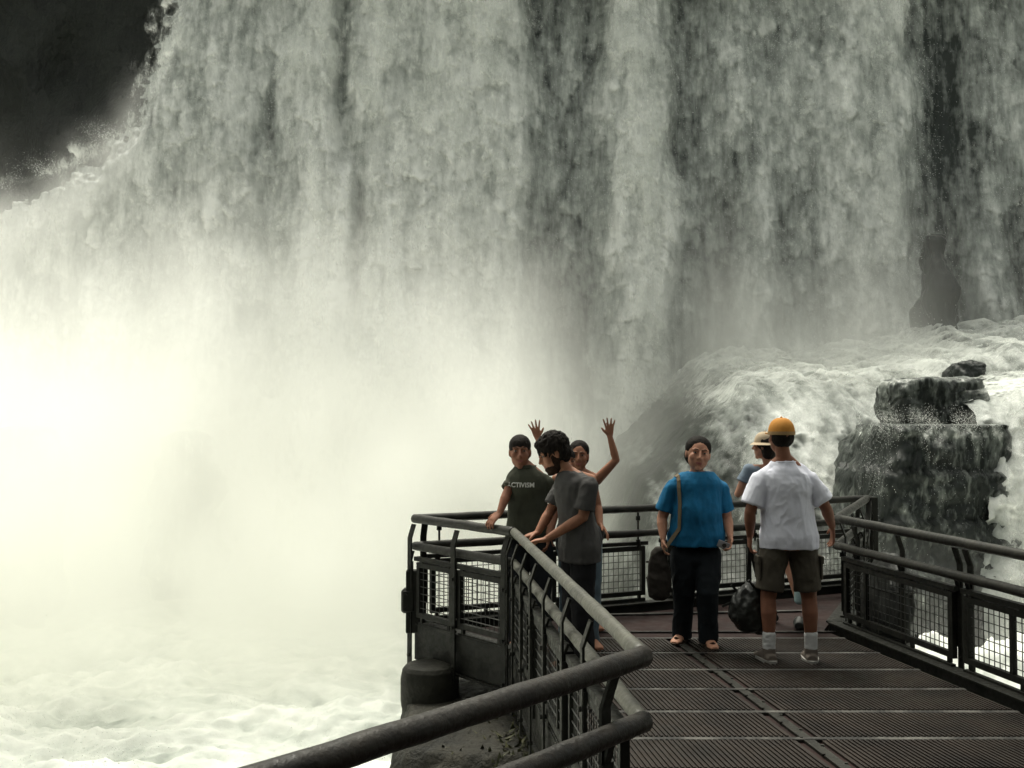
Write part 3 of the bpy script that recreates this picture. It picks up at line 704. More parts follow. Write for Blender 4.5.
# ------------------------------------------------------------------ people
def cloth(name, c, c2=None, rough=.85, scale=14, bump=.35, sheen=.0):
    c2 = c2 or tuple(min(1, q * 1.18) for q in c)
    return noisy(name, c, c2, scale, rough, bump, .006, spec=.2)
def skin(name, c):
    m = noisy(name, tuple(q * .88 for q in c), tuple(min(1, q * 1.1) for q in c), 12, .6, .12, .003, spec=.25)
    b = m.node_tree.nodes['Principled BSDF']; b.inputs['Subsurface Weight'].default_value = .12; b.inputs['Subsurface Radius'].default_value = (.012, .006, .003); b.inputs['Subsurface Scale'].default_value = 1
    return m
M_hair = noisy('dark_hair', (.006, .0045, .004), (.016, .012, .009), 40, .75, .8, .006, (1, 1, .3), spec=.15)
M_eye = noisy('eyeball', (.28, .25, .22), (.34, .31, .28), 4, .2, 0); M_iris = noisy('iris', (.01, .008, .006), (.02, .015, .01), 4, .2, 0)
M_brow = noisy('eyebrow_hair', (.045, .025, .017), (.06, .035, .024), 60, .8, .3, spec=.1)
M_lip = noisy('lip', (.22, .07, .055), (.28, .09, .07), 8, .5, .1)

def ell(bm, c, axes, seg=20, rings=12):
    """ellipsoid with three axis vectors"""
    c = Vector(c); g = bmesh.ops.create_uvsphere(bm, u_segments=seg, v_segments=rings, radius=1)
    M = Matrix((axes[0], axes[1], axes[2])).transposed()
    for v in g['verts']: v.co = M @ v.co + c
    if M.determinant() < 0: bmesh.ops.reverse_faces(bm, faces=list({f for v in g['verts'] for f in v.link_faces}))
def sph(bm, c, r): ell(bm, c, (Vector((r, 0, 0)), Vector((0, r, 0)), Vector((0, 0, r))))
def loft(bm, rings, seg=24):
    """rings: (centre, axis a, axis b); closed tube; superellipse sections"""
    R_ = []
    for c, a, b in rings:
        c, a, b = Vector(c), Vector(a), Vector(b)
        R_.append([bm.verts.new(c + a * math.cos(t) + b * math.sin(t)) for t in [2 * PI * k / seg for k in range(seg)]])
    fs = []
    for i in range(len(R_) - 1):
        for k in range(seg): fs.append(bm.faces.new([R_[i][k], R_[i][(k + 1) % seg], R_[i + 1][(k + 1) % seg], R_[i + 1][k]]))
    fs.append(bm.faces.new(R_[0][::-1])); fs.append(bm.faces.new(R_[-1]))
    bmesh.ops.recalc_face_normals(bm, faces=fs)
def limb(bm, pts, rad, caps=True, flat=(0, 0)):
    for i in range(len(pts) - 1):
        a, b = Vector(pts[i]), Vector(pts[i + 1]); d_ = (b - a).normalized()
        u = Vector((0, 0, 1)) if abs(d_.z) < .8 else Vector((0, 1, 0)); s = d_.cross(u).normalized(); u = s.cross(d_).normalized()
        loft(bm, [(a, s * rad[i], u * rad[i]), (b, s * rad[i + 1], u * rad[i + 1])], 18)
    for i, p in enumerate(pts):
        if caps or 0 < i < len(pts) - 1: sph(bm, p, rad[i])
def hull(name, bm, mat, parent, vox=.006, smooth=2, wr=0, wseed=0, wsc=(6, 6, 4), label=None, fac=.5):
    """fuse overlapping closed pieces into one continuous skin"""
    me = bpy.data.meshes.new(name + '_raw'); bm.to_mesh(me); bm.free()
    o = bpy.data.objects.new(name + '_raw', me); COL.objects.link(o)
    m = o.modifiers.new('r', 'REMESH'); m.mode = 'VOXEL'; m.voxel_size = vox; m.use_smooth_shade = True
    if smooth: s = o.modifiers.new('s', 'SMOOTH'); s.factor = fac; s.iterations = smooth
    dg = bpy.context.evaluated_depsgraph_get(); me2 = bpy.data.meshes.new_from_object(o.evaluated_get(dg))
    bpy.data.objects.remove(o); bpy.data.meshes.remove(me)
    me2.name = name; me2.materials.clear()
    if wr:
        n = len(me2.vertices); c = np.zeros(n * 3, np.float32); nm = np.zeros(n * 3, np.float32)
        me2.vertices.foreach_get('co', c); me2.vertices.foreach_get('normal', nm); c = c.reshape(-1, 3); nm = nm.reshape(-1, 3)
        w1 = fbm(c[:, 0] * wsc[0] + wseed, c[:, 1] * wsc[1] + 1.5 * fbm(c[:, 0] * 2, c[:, 2] * 2, wseed, 2), c[:, 2] * wsc[2], 3)
        rid = 1 - 2 * np.abs(w1) * 2.2
        c = c + nm * (wr * rid)[:, None]; me2.vertices.foreach_set('co', c.astype(np.float32).ravel()); me2.update()
    me2.polygons.foreach_set('use_smooth', np.ones(len(me2.polygons), bool))
    o = link(name, me2, mat, parent)
    if label: o['label'] = label
    return o

def hand(bm, w_, d_, nrm, side, curl=.5, spread=.12, s=1.0, thumb=.9):
    """w_: wrist, d_: along the hand, nrm: palm normal (fingers curl towards it), side: +1/-1 puts the thumb along +/- across"""
    w_, d_, nrm = Vector(w_), Vector(d_).normalized(), Vector(nrm).normalized()
    ac = d_.cross(nrm).normalized() * side; nrm = (nrm - d_ * nrm.dot(d_)).normalized()
    pe = w_ + d_ * .088 * s
    loft(bm, [(w_ - d_ * .01, ac * .026 * s, nrm * .019 * s), (w_ + d_ * .03 * s, ac * .036 * s, nrm * .017 * s), (w_ + d_ * .07 * s, ac * .041 * s, nrm * .015 * s), (pe, ac * .039 * s, nrm * .012 * s)], 16)
    for k, (o_, L) in enumerate(((.030, .070), (.0105, .079), (-.0095, .073), (-.029, .058))):
        fd = (d_ + ac * (o_ / .03) * spread).normalized(); p = pe + ac * o_ * s - d_ * .012; pts = [p]; ang = curl * .35
        for j in range(3):
            q = fd * math.cos(ang) + nrm * math.sin(ang); p = p + q * L * s * (.42, .33, .25)[j] + (q * .012 if j == 0 else Vector((0, 0, 0))); pts.append(p); ang += curl
        limb(bm, pts, [.0098 * s, .0090 * s, .0082 * s, .0072 * s])
    b = w_ + d_ * .028 * s + ac * .028 * s; td = (d_ * .75 + ac * thumb + nrm * .25).normalized()
    p2 = b + td * .034 * s; p3 = p2 + (td * .8 + d_ * .35 + nrm * curl * .5).normalized() * .032 * s
    limb(bm, [b - td * .01, p2, p3], [.016 * s, .0115 * s, .0088 * s])

def foot(bm, ank, fwd, s, grow=0):
    ank = Vector(ank); f = Vector((fwd.x, fwd.y, 0)).normalized(); r_ = Vector((f.y, -f.x, 0)); g0 = ank.z
    z = Vector((0, 0, 1)); base = Vector((ank.x, ank.y, 0)); g = grow
    loft(bm, [(base - f * (.055 * s + g) + z * .032, r_ * (.024 + g), z * (.030)), (base - f * .03 * s + z * .040, r_ * (.034 + g), z * (.040)),
              (base + f * .03 * s + z * .043, r_ * (.037 + g), z * (.043 + g)), (base + f * .09 * s + z * .032, r_ * (.043 + g), z * (.032 + g)),
              (base + f * .145 * s + z * .021, r_ * (.046 + g), z * (.021 + g * .5)), (base + f * (.19 * s + g) + z * .016, r_ * (.028 + g), z * (.015 + g * .3))], 18)

def figure(label, H, base, face_ang, head_c, head_ang, skin_m, shoulders=None, arms=None, hands=None, legs=None, b=1.0, bh=1.0, head_pitch=0, tilt=0, hk=1.0, fw=1.05, lean=(0, 0), toes=None, neck=None, hips=None, belly=0, hs=1.0, feet='bare'):
    """face_ang: heading of the torso (0 = +Y, pi = towards the camera); head_c: world centre of the head"""
    s = H / 1.75; base = Vector(base)
    T = thing('person', (base.x, base.y, 0), label, 'person')
    f = Vector((math.sin(face_ang), math.cos(face_ang), 0)); r_ = Vector((f.y, -f.x, 0)); up = Vector((0, 0, 1))
    hips = Vector(hips) if hips else base + up * .53 * H
    head_c = Vector(head_c)
    hf = Vector((math.sin(head_ang) * math.cos(head_pitch), math.cos(head_ang) * math.cos(head_pitch), math.sin(head_pitch)))
    hr0 = Vector((math.cos(head_ang), -math.sin(head_ang), 0)); hu = hr0.cross(hf).normalized(); hu = (hu * math.cos(tilt) + hr0 * math.sin(tilt)).normalized(); hr = hf.cross(hu).normalized() * fw
    nk = Vector(neck) if neck else Vector((base.x + lean[0], base.y + lean[1], .842 * H)) + (head_c - Vector((base.x + lean[0], base.y + lean[1], head_c.z))) * .45
    k = s * hk
    D = dict(k=k, T=T, f=f, r=r_, up=up, H=H, s=s, hips=hips, nk=nk, hc=head_c, hf=hf, hr=hr, hu=hu, b=b, bh=bh)
    def level(z):                                   # centre line from hips to neck
        t = (z * H - hips.z) / max(.01, nk.z - hips.z); t0 = min(max(t, -.3), 1)
        return hips.lerp(nk, t0) if t0 >= 0 else Vector((hips.x, hips.y, z * H))
    D['level'] = level
    prof = [(.47, .150 * bh, .105 * bh), (.52, .168 * bh, .118 * bh), (.57, .158 * bh, .112 * bh + belly * .3), (.62, .140 * b, .103 * b + belly), (.67, .143 * b, .108 * b + belly * .8), (.72, .156 * b, .118 * b), (.765, .160 * b, .112 * b), (.79, .146 * b, .098 * b), (.812, .105 * b, .078 * b), (.83, .074, .064), (.848, .056, .054)]
    D['prof'] = prof
    def torso(bm, grow=0, z0=.47, z1=.848, extra=None):
        zs = np.linspace(z0, z1, 22); P_ = np.array(prof); rings = []
        for z in zs:
            a = np.interp(z, P_[:, 0], P_[:, 1]) * s + grow * (1 if z < .82 else .6); c = np.interp(z, P_[:, 0], P_[:, 2]) * s + grow * (1 if z < .82 else .6)
            if extra: a += extra(z)[0]; c += extra(z)[1]
            rings.append((level(z), r_ * a, f * c))
        loft(bm, rings, 28)
    D['torso'] = torso
    bm = bmesh.new(); torso(bm)
    limb(bm, [nk - up * .03 * s, head_c - hu * .07 * k + (-hf * .015)], [.056 * s * (1 if b < 1.1 else 1.02), .052 * s])
    # head
    ell(bm, head_c + hu * .022 * k - hf * .012 * k, (hr * .074 * k, hf * .093 * k, hu * .098 * k))
    ell(bm, head_c - hu * .042 * k + hf * .026 * k, (hr * .062 * k, hf * .066 * k, hu * .078 * k))
    sph(bm, head_c - hu * .100 * k + hf * .062 * k, .024 * k)
    for q in (-1, 1):
        ell(bm, head_c + hr * q * .036 * k + hf * .060 * k - hu * .024 * k, (hr * .027 * k, hf * .026 * k, hu * .032 * k))
        ell(bm, head_c + hr * q * .072 * k - hf * .006 * k - hu * .006 * k, (hr * .010 * k, hf * .019 * k, hu * .032 * k))
        ell(bm, head_c + hr * q * .030 * k + hf * .076 * k + hu * .030 * k, (hr * .026 * k, hf * .012 * k, hu * .008 * k))
    limb(bm, [head_c + hf * .082 * k + hu * .018 * k, head_c + hf * .107 * k - hu * .026 * k], [.0075 * k, .0115 * k])
    for q in (-1, 1): sph(bm, head_c + hf * .091 * k - hu * .030 * k + hr * q * .011 * k, .009 * k)
    ell(bm, head_c + hf * .082 * k - hu * .064 * k, (hr * .024 * k, hf * .011 * k, hu * .012 * k))
    # arms
    sh = shoulders or [nk - r_ * (.185 * s * b) - up * .052 * s, nk + r_ * (.185 * s * b) - up * .052 * s]
    sh = [Vector(p) for p in sh]; D['sh'] = sh
    D['arms'] = []
    for i in (0, 1): limb(bm, [nk - up * .012 * s, sh[i] + up * .002], [.050 * s, .050 * s])
    for i in (0, 1):
        el, wr_ = [Vector(p) for p in arms[i]]
        ab = 1 + (b - 1) * .7
        mid = sh[i].lerp(el, .45); fm = el.lerp(wr_, .3)
        limb(bm, [level(.79).lerp(sh[i], .35), sh[i], mid, el, fm, wr_], [.060 * s, .054 * s * ab, .048 * s * ab, .038 * s * ab, .041 * s * ab, .026 * s])
        hd = hands[i]
        hand(bm, wr_ + (wr_ - el).normalized() * .008, hd['d'], hd['n'], hd.get('side', 1), hd.get('curl', .5), hd.get('spread', .1), hs * (s if s > .93 else .93), hd.get('thumb', .9))
        D['arms'].append((sh[i], el, wr_))
    # legs
    D['legs'] = []
    for i, q in ((0, -1), (1, 1)):
        hj = hips + r_ * q * .088 * s * bh - up * .02 * s
        if legs: kn, an = [Vector(p) for p in legs[i]]
        else: kn = base + r_ * q * .095 * s + f * .02 + up * .285 * H; an = base + r_ * q * .10 * s + up * .05 * H
        fm = kn.lerp(an, .3) - f * .012
        limb(bm, [hj, hj.lerp(kn, .4), kn, fm, an], [.092 * s * bh, .080 * s * bh, .056 * s, .057 * s, .036 * s])
        tf = Vector(toes[i]) if toes else (f + r_ * q * .25).normalized()
        if feet: foot(bm, an, tf, s)
        D['legs'].append((hj, kn, an, tf))
    hull('body', bm, skin_m, T, .0055, 1, fac=.4)
    return D
def face(D, brow=True):
    T, k, hc, hf, hr, hu = D['T'], D['k'], D['hc'], D['hf'], D['hr'], D['hu']
    for q in (-1, 1):
        bm = bmesh.new(); c = hc + hr * q * .030 * k + hf * .0775 * k + hu * .010 * k
        ell(bm, c, (hr * .0105 * k, hf * .0088 * k, hu * .0048 * k), 14, 8); e = done('eye', bm, M_eye, T)
        bm = bmesh.new(); ell(bm, c + hf * .0065 * k, (hr * .0058 * k, hf * .005 * k, hu * .0058 * k), 12, 8); done('iris', bm, M_iris, e)
        if brow:
            bm = bmesh.new(); c2 = hc + hr * q * .031 * k + hf * .085 * k + hu * .033 * k
            limb(bm, [c2 - hr * .018 * k * q - hu * .001, c2 + hu * .004 * k, c2 + hr * .020 * k * q - hu * .004 * k - hf * .008], [.0032 * k, .0038 * k, .0025 * k]); done('eyebrow', bm, M_brow, T)
    bm = bmesh.new(); ell(bm, hc + hf * .0895 * k - hu * .061 * k, (hr * .022 * k, hf * .006 * k, hu * .0045 * k)); ell(bm, hc + hf * .0885 * k - hu * .0695 * k, (hr * .019 * k, hf * .006 * k, hu * .005 * k)); limb(bm, [hc + hf * .080 * k - hu * .054 * k - hr * .026 * k, hc + hf * .0895 * k - hu * .064 * k, hc + hf * .080 * k - hu * .054 * k + hr * .026 * k], [.003 * k, .005 * k, .003 * k]); done('lips', bm, M_lip, T)
def hair(D, kind='short', name='hair', grow=0):
    T, k, hc, hf, hr, hu = D['T'], D['k'], D['hc'], D['hf'], D['hr'], D['hu']
    bm = bmesh.new()
    if kind == 'short':
        ell(bm, hc + hu * .042 * k - hf * .015 * k, (hr * .0805 * k, hf * .0945 * k, hu * .090 * k)); ell(bm, hc + hu * .0 * k - hf * .040 * k, (hr * .079 * k, hf * .066 * k, hu * .085 * k))
    elif kind == 'thick':
        ell(bm, hc + hu * .045 * k - hf * .020 * k, (hr * .088 * k, hf * .110 * k, hu * .098 * k)); ell(bm, hc + hu * .0 * k - hf * .048 * k, (hr * .086 * k, hf * .070 * k, hu * .092 * k)); ell(bm, hc + hu * .085 * k + hf * .052 * k, (hr * .06 * k, hf * .04 * k, hu * .030 * k))
    elif kind == 'tied':
        ell(bm, hc + hu * .044 * k - hf * .020 * k, (hr * .084 * k, hf * .088 * k, hu * .092 * k)); ell(bm, hc - hu * .012 * k - hf * .045 * k, (hr * .082 * k, hf * .060 * k, hu * .085 * k)); ell(bm, hc - hu * .06 * k - hf * .085 * k, (hr * .04 * k, hf * .035 * k, hu * .055 * k))
        
    elif kind == 'nape':
        ell(bm, hc + hu * .005 * k - hf * .032 * k, (hr * .078 * k, hf * .072 * k, hu * .082 * k))
    elif kind == 'bob':
        ell(bm, hc + hu * .030 * k - hf * .020 * k, (hr * .090 * k, hf * .096 * k, hu * .095 * k)); ell(bm, hc - hu * .045 * k - hf * .045 * k, (hr * .092 * k, hf * .072 * k, hu * .085 * k))
    return hull(name, bm, M_hair, T, .005, 1, wr={'thick': .009, 'tied': .0012, 'short': .0018}.get(kind, .003), wseed=D['H'] * 7, wsc=(26, 26, 12))
def tee(D, mat, z0=.47, grow=.016, sleeve=.52, sr=.066, flare=.02, seed=1, zc=.836, name='t_shirt', wr=.006, bare=False, extra=None, label=None):
    T, s = D['T'], D['s']
    bm = bmesh.new()
    def ex(z):
        t = max(0, (.62 - z) / .14); e = extra(z) if extra else (0, 0)
        # under the waist the cloth hangs straight
        return (flare * t + e[0] + .016 * s * math.exp(-((z - .63) / .045) ** 2), flare * t * .8 + e[1] + .010 * s * math.exp(-((z - .63) / .045) ** 2))
    D['torso'](bm, grow, z0, zc, ex)
    if not bare:
        for (a, e, w_) in D['arms']:
            end = a.lerp(e, sleeve / .62 * .95); ab = 1 + (D['b'] - 1) * .7
            lv = D['level'](.79).lerp(a, .35)
            limb(bm, [lv, a, end], [.066 * s, (sr - .004) * s * ab, (sr + .006) * s * ab], caps=False)
            sph(bm, a, (sr - .004) * s * ab); q0 = D['nk'] - D['up'] * .030 * s; limb(bm, [q0.lerp(a, .17), a], [.050 * s, (sr - .006) * s * ab], caps=False)
    o = hull(name, bm, mat, T, .0065, 2, wr=wr, wseed=seed, wsc=(7, 7, 3.2), label=label)
    return o
def collar(D, mat, z=.833, r=.006, a=.082, c=.074, drop=.014):
    s = D['s']; bm = bmesh.new(); o_ = D['level'](z); n = 28; rings = []
    for i in range(n):
        t = 2 * PI * i / n; p = o_ + D['r'] * a * s * math.cos(t) + D['f'] * c * s * math.sin(t) - D['up'] * drop * max(0, math.sin(t))
        rings.append(p)
    tube(bm, rings + [rings[0]], r, 8, False); return done('collar', bm, mat, D['T'])
def bottoms(D, mat, name='trousers', to=1.0, r0=.100, r1=.075, grow=.014, top=.60, seed=3, wr=.006, stop=None):
    T, s = D['T'], D['s']; bm = bmesh.new(); D['torso'](bm, grow * .6, .485, top)
    ell(bm, D['hips'] - D['up'] * .03 * s, (D['r'] * (.158 * s * D['bh'] + grow * .5), D['f'] * (.110 * s * D['bh'] + grow * .5), D['up'] * .10 * s))
    for (hj, kn, an, tf) in D['legs']:
        if stop is not None:                       # shorts: end a little past the knee or above it
            end = hj.lerp(kn, stop); limb(bm, [hj, end], [r0 * s * D['bh'], r1 * s], caps=False); sph(bm, hj, r0 * s * D['bh'])
        else:
            limb(bm, [hj, hj.lerp(kn, .5), kn, kn.lerp(an, .5), Vector((an.x, an.y, .035))], [r0 * s * D['bh'], r0 * .93 * s * D['bh'], (r0 + r1) * .46 * s, r1 * s, r1 * s], caps=False); sph(bm, hj, r0 * s * D['bh'])
    return hull(name, bm, mat, T, .0065, 2, wr=wr, wseed=seed, wsc=(6, 6, 4))
H_rest = dict(curl=.45, spread=.08)

# ---- A: man in dark olive tee at the left corner
M_sk1 = skin('tan_skin', (.30, .140, .085)); M_sk2 = skin('fair_skin', (.40, .205, .135)); M_sk3 = skin('brown_skin', (.235, .105, .065))
YA = 7.82
A_ = figure('man in dark olive t-shirt with pale chest lettering, one hand on the railing', 1.69, (at(530, 640, YA).x, YA, 0), PI + .12, at(520, 452, YA), PI + .02, M_sk3,
    arms=[(at(556, 505, YA + .02), at(549, 533, YA - .12)), (at(507, 493, YA - .06), at(500, 512, YA - .14))],
    hands=[dict(d=(-.1, -.3, -.9), n=(-1, 0, 0), side=1, curl=.5), dict(d=(-.65, -.35, -.60), n=(.2, .4, -.8), side=-1, curl=.55, spread=.2)],
    shoulders=[at(547, 484, YA), at(513, 483, YA)], b=.95, hk=1.08)
face(A_); hair(A_, 'short')
tee(A_, cloth('olive_tee', (.040, .042, .030)), z0=.50, sleeve=.40, seed=2)
collar(A_, bpy.data.materials['olive_tee'])
bottoms(A_, cloth('dark_jeans', (.014, .016, .020)))
# lettering on the chest
cu = bpy.data.curves.new('lettering', 'FONT'); cu.body = 'ACTIVISM'; cu.size = .050; cu.extrude = .002; cu.align_x = 'CENTER'; cu.align_y = 'CENTER'; cu.offset = .0012
to = bpy.data.objects.new('lt', cu); COL.objects.link(to); dg = bpy.context.evaluated_depsgraph_get(); me = bpy.data.meshes.new_from_object(to.evaluated_get(dg)); bpy.data.objects.remove(to)
shirt = [c for c in A_['T'].children if c.name.startswith('t_shirt')][0]
from mathutils.bvhtree import BVHTree
bvh = BVHTree.FromPolygons([v.co[:] for v in shirt.data.vertices], [p.vertices[:] for p in shirt.data.polygons])
rootA = A_['T'].location; c0 = A_['level'](.748) + Vector((-.036, 0, 0)) - rootA; fA = A_['f']; rA = -A_['r']
for v in me.vertices:
    o3 = c0 + rA * v.co.x + Vector((0, 0, v.co.y)) + fA * .5; hit = bvh.ray_cast(o3, -fA)
    v.co = (hit[0] if hit[0] else o3 - fA * .35) + fA * (.003 + v.co.z)
me.transform(Matrix.Translation(rootA)); me.materials.clear()
link('lettering', me, noisy('pale_print', (.45, .45, .42), (.55, .55, .52), 20, .8, .1), A_['T'])

# ---- B: bearded man in grey tee leaning on the inner railing, looking down to the left
YB = 7.12
B_ = figure('bearded man in grey t-shirt, both hands on the left railing, head bowed', 1.70, (at(580, 640, YB).x, YB, 0), -PI / 2 - .30, at(553, 453, YB), -PI / 2 - .18, M_sk1,
    arms=[(at(583, 517, YB - .16), at(547, 539, YB - .14)), (at(550, 512, YB + .14), at(538, 532, YB + .06))],
    hands=[dict(d=(-.95, -.15, -.1), n=(0, -.1, -1), side=-1, curl=.55), dict(d=(-.9, -.1, -.25), n=(0, 0, -1), side=1, curl=.55)],
    shoulders=[at(589, 486, YB - .15), at(564, 485, YB + .17)], head_pitch=-.42, neck=at(570, 471, YB), b=.98, hk=1.10)
face(B_); hair(B_, 'thick')
k = B_['k']; hc, hf, hr, hu = B_['hc'], B_['hf'], B_['hr'], B_['hu']
bm = bmesh.new(); ell(bm, hc - hu * .088 * k + hf * .034 * k, (hr * .060 * k, hf * .060 * k, hu * .042 * k)); ell(bm, hc - hu * .105 * k + hf * .062 * k, (hr * .03 * k, hf * .03 * k, hu * .03 * k))
for q in (-1, 1): ell(bm, hc - hu * .04 * k + hf * .015 * k + hr * q * .057 * k, (hr * .010 * k, hf * .026 * k, hu * .045 * k))
hull('beard', bm, noisy('brown_beard', (.022, .013, .009), (.040, .024, .017), 50, .85, .8, .005, spec=.1), B_['T'], .005, 1, wr=.004, wsc=(30, 30, 30))
tee(B_, cloth('grey_tee', (.055, .053, .052)), z0=.455, sleeve=.50, seed=5, sr=.070, flare=.03)
bottoms(B_, cloth('black_trousers', (.012, .012, .014)))

# ---- C: dark-haired woman behind with both arms raised
YC = 8.55
C_ = figure('dark haired woman behind the men with both arms raised and hands open', 1.58, (at(583, 620, YC).x, YC, 0), PI - .05, at(579, 456, YC), PI + .1, M_sk1,
    arms=[(at(616, 460, YC - .05), at(610, 437, YC - .05)), (at(544, 462, YC), at(538, 439, YC))],
    hands=[dict(d=(-.03, 0, 1), n=(0, -1, 0), side=-1, curl=.12, spread=.32), dict(d=(-.25, 0, .95), n=(0, -1, 0), side=1, curl=.12, spread=.35)],
    shoulders=[at(597, 480, YC), at(565, 480, YC)], b=.88, hk=1.12)
face(C_); hair(C_, 'tied')
tee(C_, cloth('dark_top', (.035, .033, .032)), bare=True, zc=.835, name='top', seed=7); bottoms(C_, cloth('pale_jeans', (.13, .17, .19)), r0=.095)

# ---- D: person hidden behind the bearded man; only a bare arm shows
YD = 7.85
D_ = figure('person standing hidden behind the bearded man with one bare arm hanging', 1.60, (at(579, 640, YD).x, YD, 0), PI * .96, at(566, 462, YD), PI * .9, M_sk1,
    arms=[(at(598, 506, YD), at(600, 523, YD - .10)), (at(556, 508, YD), at(552, 528, YD - .05))],
    hands=[dict(d=(.45, -.3, -.6), n=(-.6, 0, -.5), side=-1, curl=.35, spread=.2), dict(d=(-.1, -.1, -.9), n=(1, 0, 0), side=1)],
    shoulders=[at(591, 480, YD), at(557, 480, YD)], b=.82, hs=.95)
face(D_); hair(D_, 'short'); tee(D_, cloth('grey_vest', (.05, .05, .052)), bare=True, zc=.835, name='vest', seed=9); bottoms(D_, cloth('blue_jeans', (.10, .14, .17)))

# ---- E: woman in blue tee
YE = 7.95
E_ = figure('smiling woman in bright blue t-shirt and black trousers facing the camera', 1.65, (at(695, 642, YE).x, YE, 0), PI + .05, at(698, 454, YE), PI + .02, M_sk2,
    arms=[(at(727, 518, YE + .02), at(730, 536, YE - .10)), (at(662, 518, YE + .02), at(663, 538, YE - .06))],
    hands=[dict(d=(-.15, -.35, -.85), n=(-.8, -.2, .2), side=-1, curl=.75), dict(d=(.0, -.1, -1), n=(1, 0, 0), side=1, curl=.7)],
    shoulders=[at(720, 488, YE), at(673, 488, YE)], neck=at(697, 472, YE), hk=1.15, fw=1.15, b=1.16, bh=1.08, belly=.035, tilt=-.13, hs=.95, toes=[(.1, -1, 0), (-.5, -.85, 0)], legs=[(at(707, 592, YE - .10), at(708, 633, YE - .07)), (at(684, 592, YE + .02), at(682, 629, YE + .10))], hips=at(696, 555, YE))
face(E_); hair(E_, 'tied')
tee(E_, cloth('blue_tee', (.008, .095, .20), (.010, .125, .26)), z0=.47, grow=.026, sleeve=.50, sr=.066, seed=11, flare=.04, wr=.007)
collar(E_, bpy.data.materials['blue_tee']); bottoms(E_, cloth('black_trousers_loose', (.010, .013, .016)), r0=.112, r1=.082, top=.545, stop=None)
def strap(T, name, pts, w_, mat, t=.006, nrm=(0, -1, 0)):
    bm = bmesh.new(); pts = [Vector(p) for p in pts]
    for a, b in zip(pts, pts[1:]): bar(bm, a, b + (b - a).normalized() * .004, w_, t, up=nrm)
    return done(name, bm, mat, T)
M_strap = cloth('tan_strap', (.14, .11, .07)); M_bag = cloth('dark_brown_bag', (.030, .026, .022))
for D0 in (E_,):
    # sandals
    for (hj, kn, an, tf) in D0['legs']:
        r0 = Vector((tf.y, -tf.x, 0)).normalized(); tfn = Vector((tf.x, tf.y, 0)).normalized(); c = Vector((an.x, an.y, 0)) + tfn * .06
        bm = bmesh.new(); loft(bm, [(c + Vector((0, 0, .004)), tfn * .135, r0 * .052), (c + Vector((0, 0, .018)), tfn * .137, r0 * .053)], 24)
        for q in (-1, 1): limb(bm, [c + tfn * .075 + Vector((0, 0, .052)), c + tfn * .02 + r0 * q * .052 + Vector((0, 0, .02))], [.008, .008])
        done('sandal', bm, cloth('sandal_sole', (.05, .035, .025)), D0['T'])
bag = thing('shoulder_bag', at(659, 575, YE - .08), 'dark shoulder bag hanging by a tan strap at the blue-shirted woman\'s side', 'bag')
bm = bmesh.new(); c = at(659, 573, YE - .06)
loft(bm, [(c + Vector((0, 0, z)), Vector((a, 0, 0)), Vector((0, b_, 0))) for z, a, b_ in ((-.205, .04, .03), (-.18, .078, .05), (-.05, .092, .058), (.08, .078, .045), (.17, .055, .03), (.20, .03, .02))], 24)
hull('bag_body', bm, M_bag, bag, .008, 2, wr=.008, wseed=4, wsc=(8, 8, 6))
cs = at(672, 478, YE); yb = YE - .20
def hug(T, pts, o_=.006):
    sh_ = [c for c in T.children if c.name.startswith('t_shirt')][0]; L0 = T.location
    bv = BVHTree.FromPolygons([v.co[:] for v in sh_.data.vertices], [p.vertices[:] for p in sh_.data.polygons]); out = []
    for p in pts:
        h = bv.find_nearest(Vector(p) - L0); out.append((h[0] + h[1] * o_ + L0, h[1]))
    return out
hp = hug(E_['T'], [at(672, 471, YE + .06), at(672.5, 470, YE + .0), at(673, 471, YE - .05), at(674, 478, YE - .12), at(674, 488, YE - .16), at(673, 500, YE - .2), at(671.5, 514, YE - .2), at(669, 528, YE - .2)])
bm = bmesh.new(); pr = None
for (p, n), (q, n2) in zip(hp, hp[1:] + [(at(664, 550, YE - .10), Vector((-.4, -.9, 0)))]): bar(bm, p, q + (q - p).normalized() * .006, .030, .006, up=(n + n2).normalized())
done('bag_strap', bm, M_strap, bag)
ph = thing('camera', at(722, 545, YE - .18), 'small silver compact camera held in the blue-shirted woman\'s hand', 'camera')
bm = bmesh.new(); c = at(725, 546, YE - .15); bar(bm, c + Vector((-.055, 0, .025)), c + Vector((.04, 0, -.012)), .022, .055, bev=.004); done('camera_body', bm, noisy('silver_plastic', (.18, .18, .19), (.26, .26, .27), 5, .3, .1), ph)
bm = bmesh.new(); q = c + Vector((-.01, -.012, .006)); tube(bm, [q, q + Vector((0, -.014, 0))], .016, 16); done('lens', bm, M_dark, ph)

# ---- F: man in white tee seen from behind
YF_ = 7.38
F_ = figure('man in white t-shirt, khaki cargo shorts and orange cap seen from behind', 1.74, (at(790, 655, YF_).x, YF_, 0), .02, at(781, 437, YF_), -.12, M_sk3,
    arms=[(at(750, 512, YF_ - .02), at(750, 535, YF_ + .06)), (at(826, 508, YF_), at(832, 526, YF_ + .12))],
    hands=[dict(d=(0, .15, -1), n=(1, 0, 0), side=-1, curl=.8), dict(d=(.1, .2, -.9), n=(-1, 0, 0), side=1, curl=.4)],
    shoulders=[at(760, 482, YF_), at(809, 481, YF_)], neck=at(784, 456, YF_), hk=1.05, b=1.08, bh=1.03,
    legs=[(at(768, 598, YF_), at(769, 645, YF_ - .02)), (at(809, 598, YF_), at(811, 645, YF_ - .02))], toes=[(-.15, 1, 0), (.15, 1, 0)])
hair(F_, 'nape')
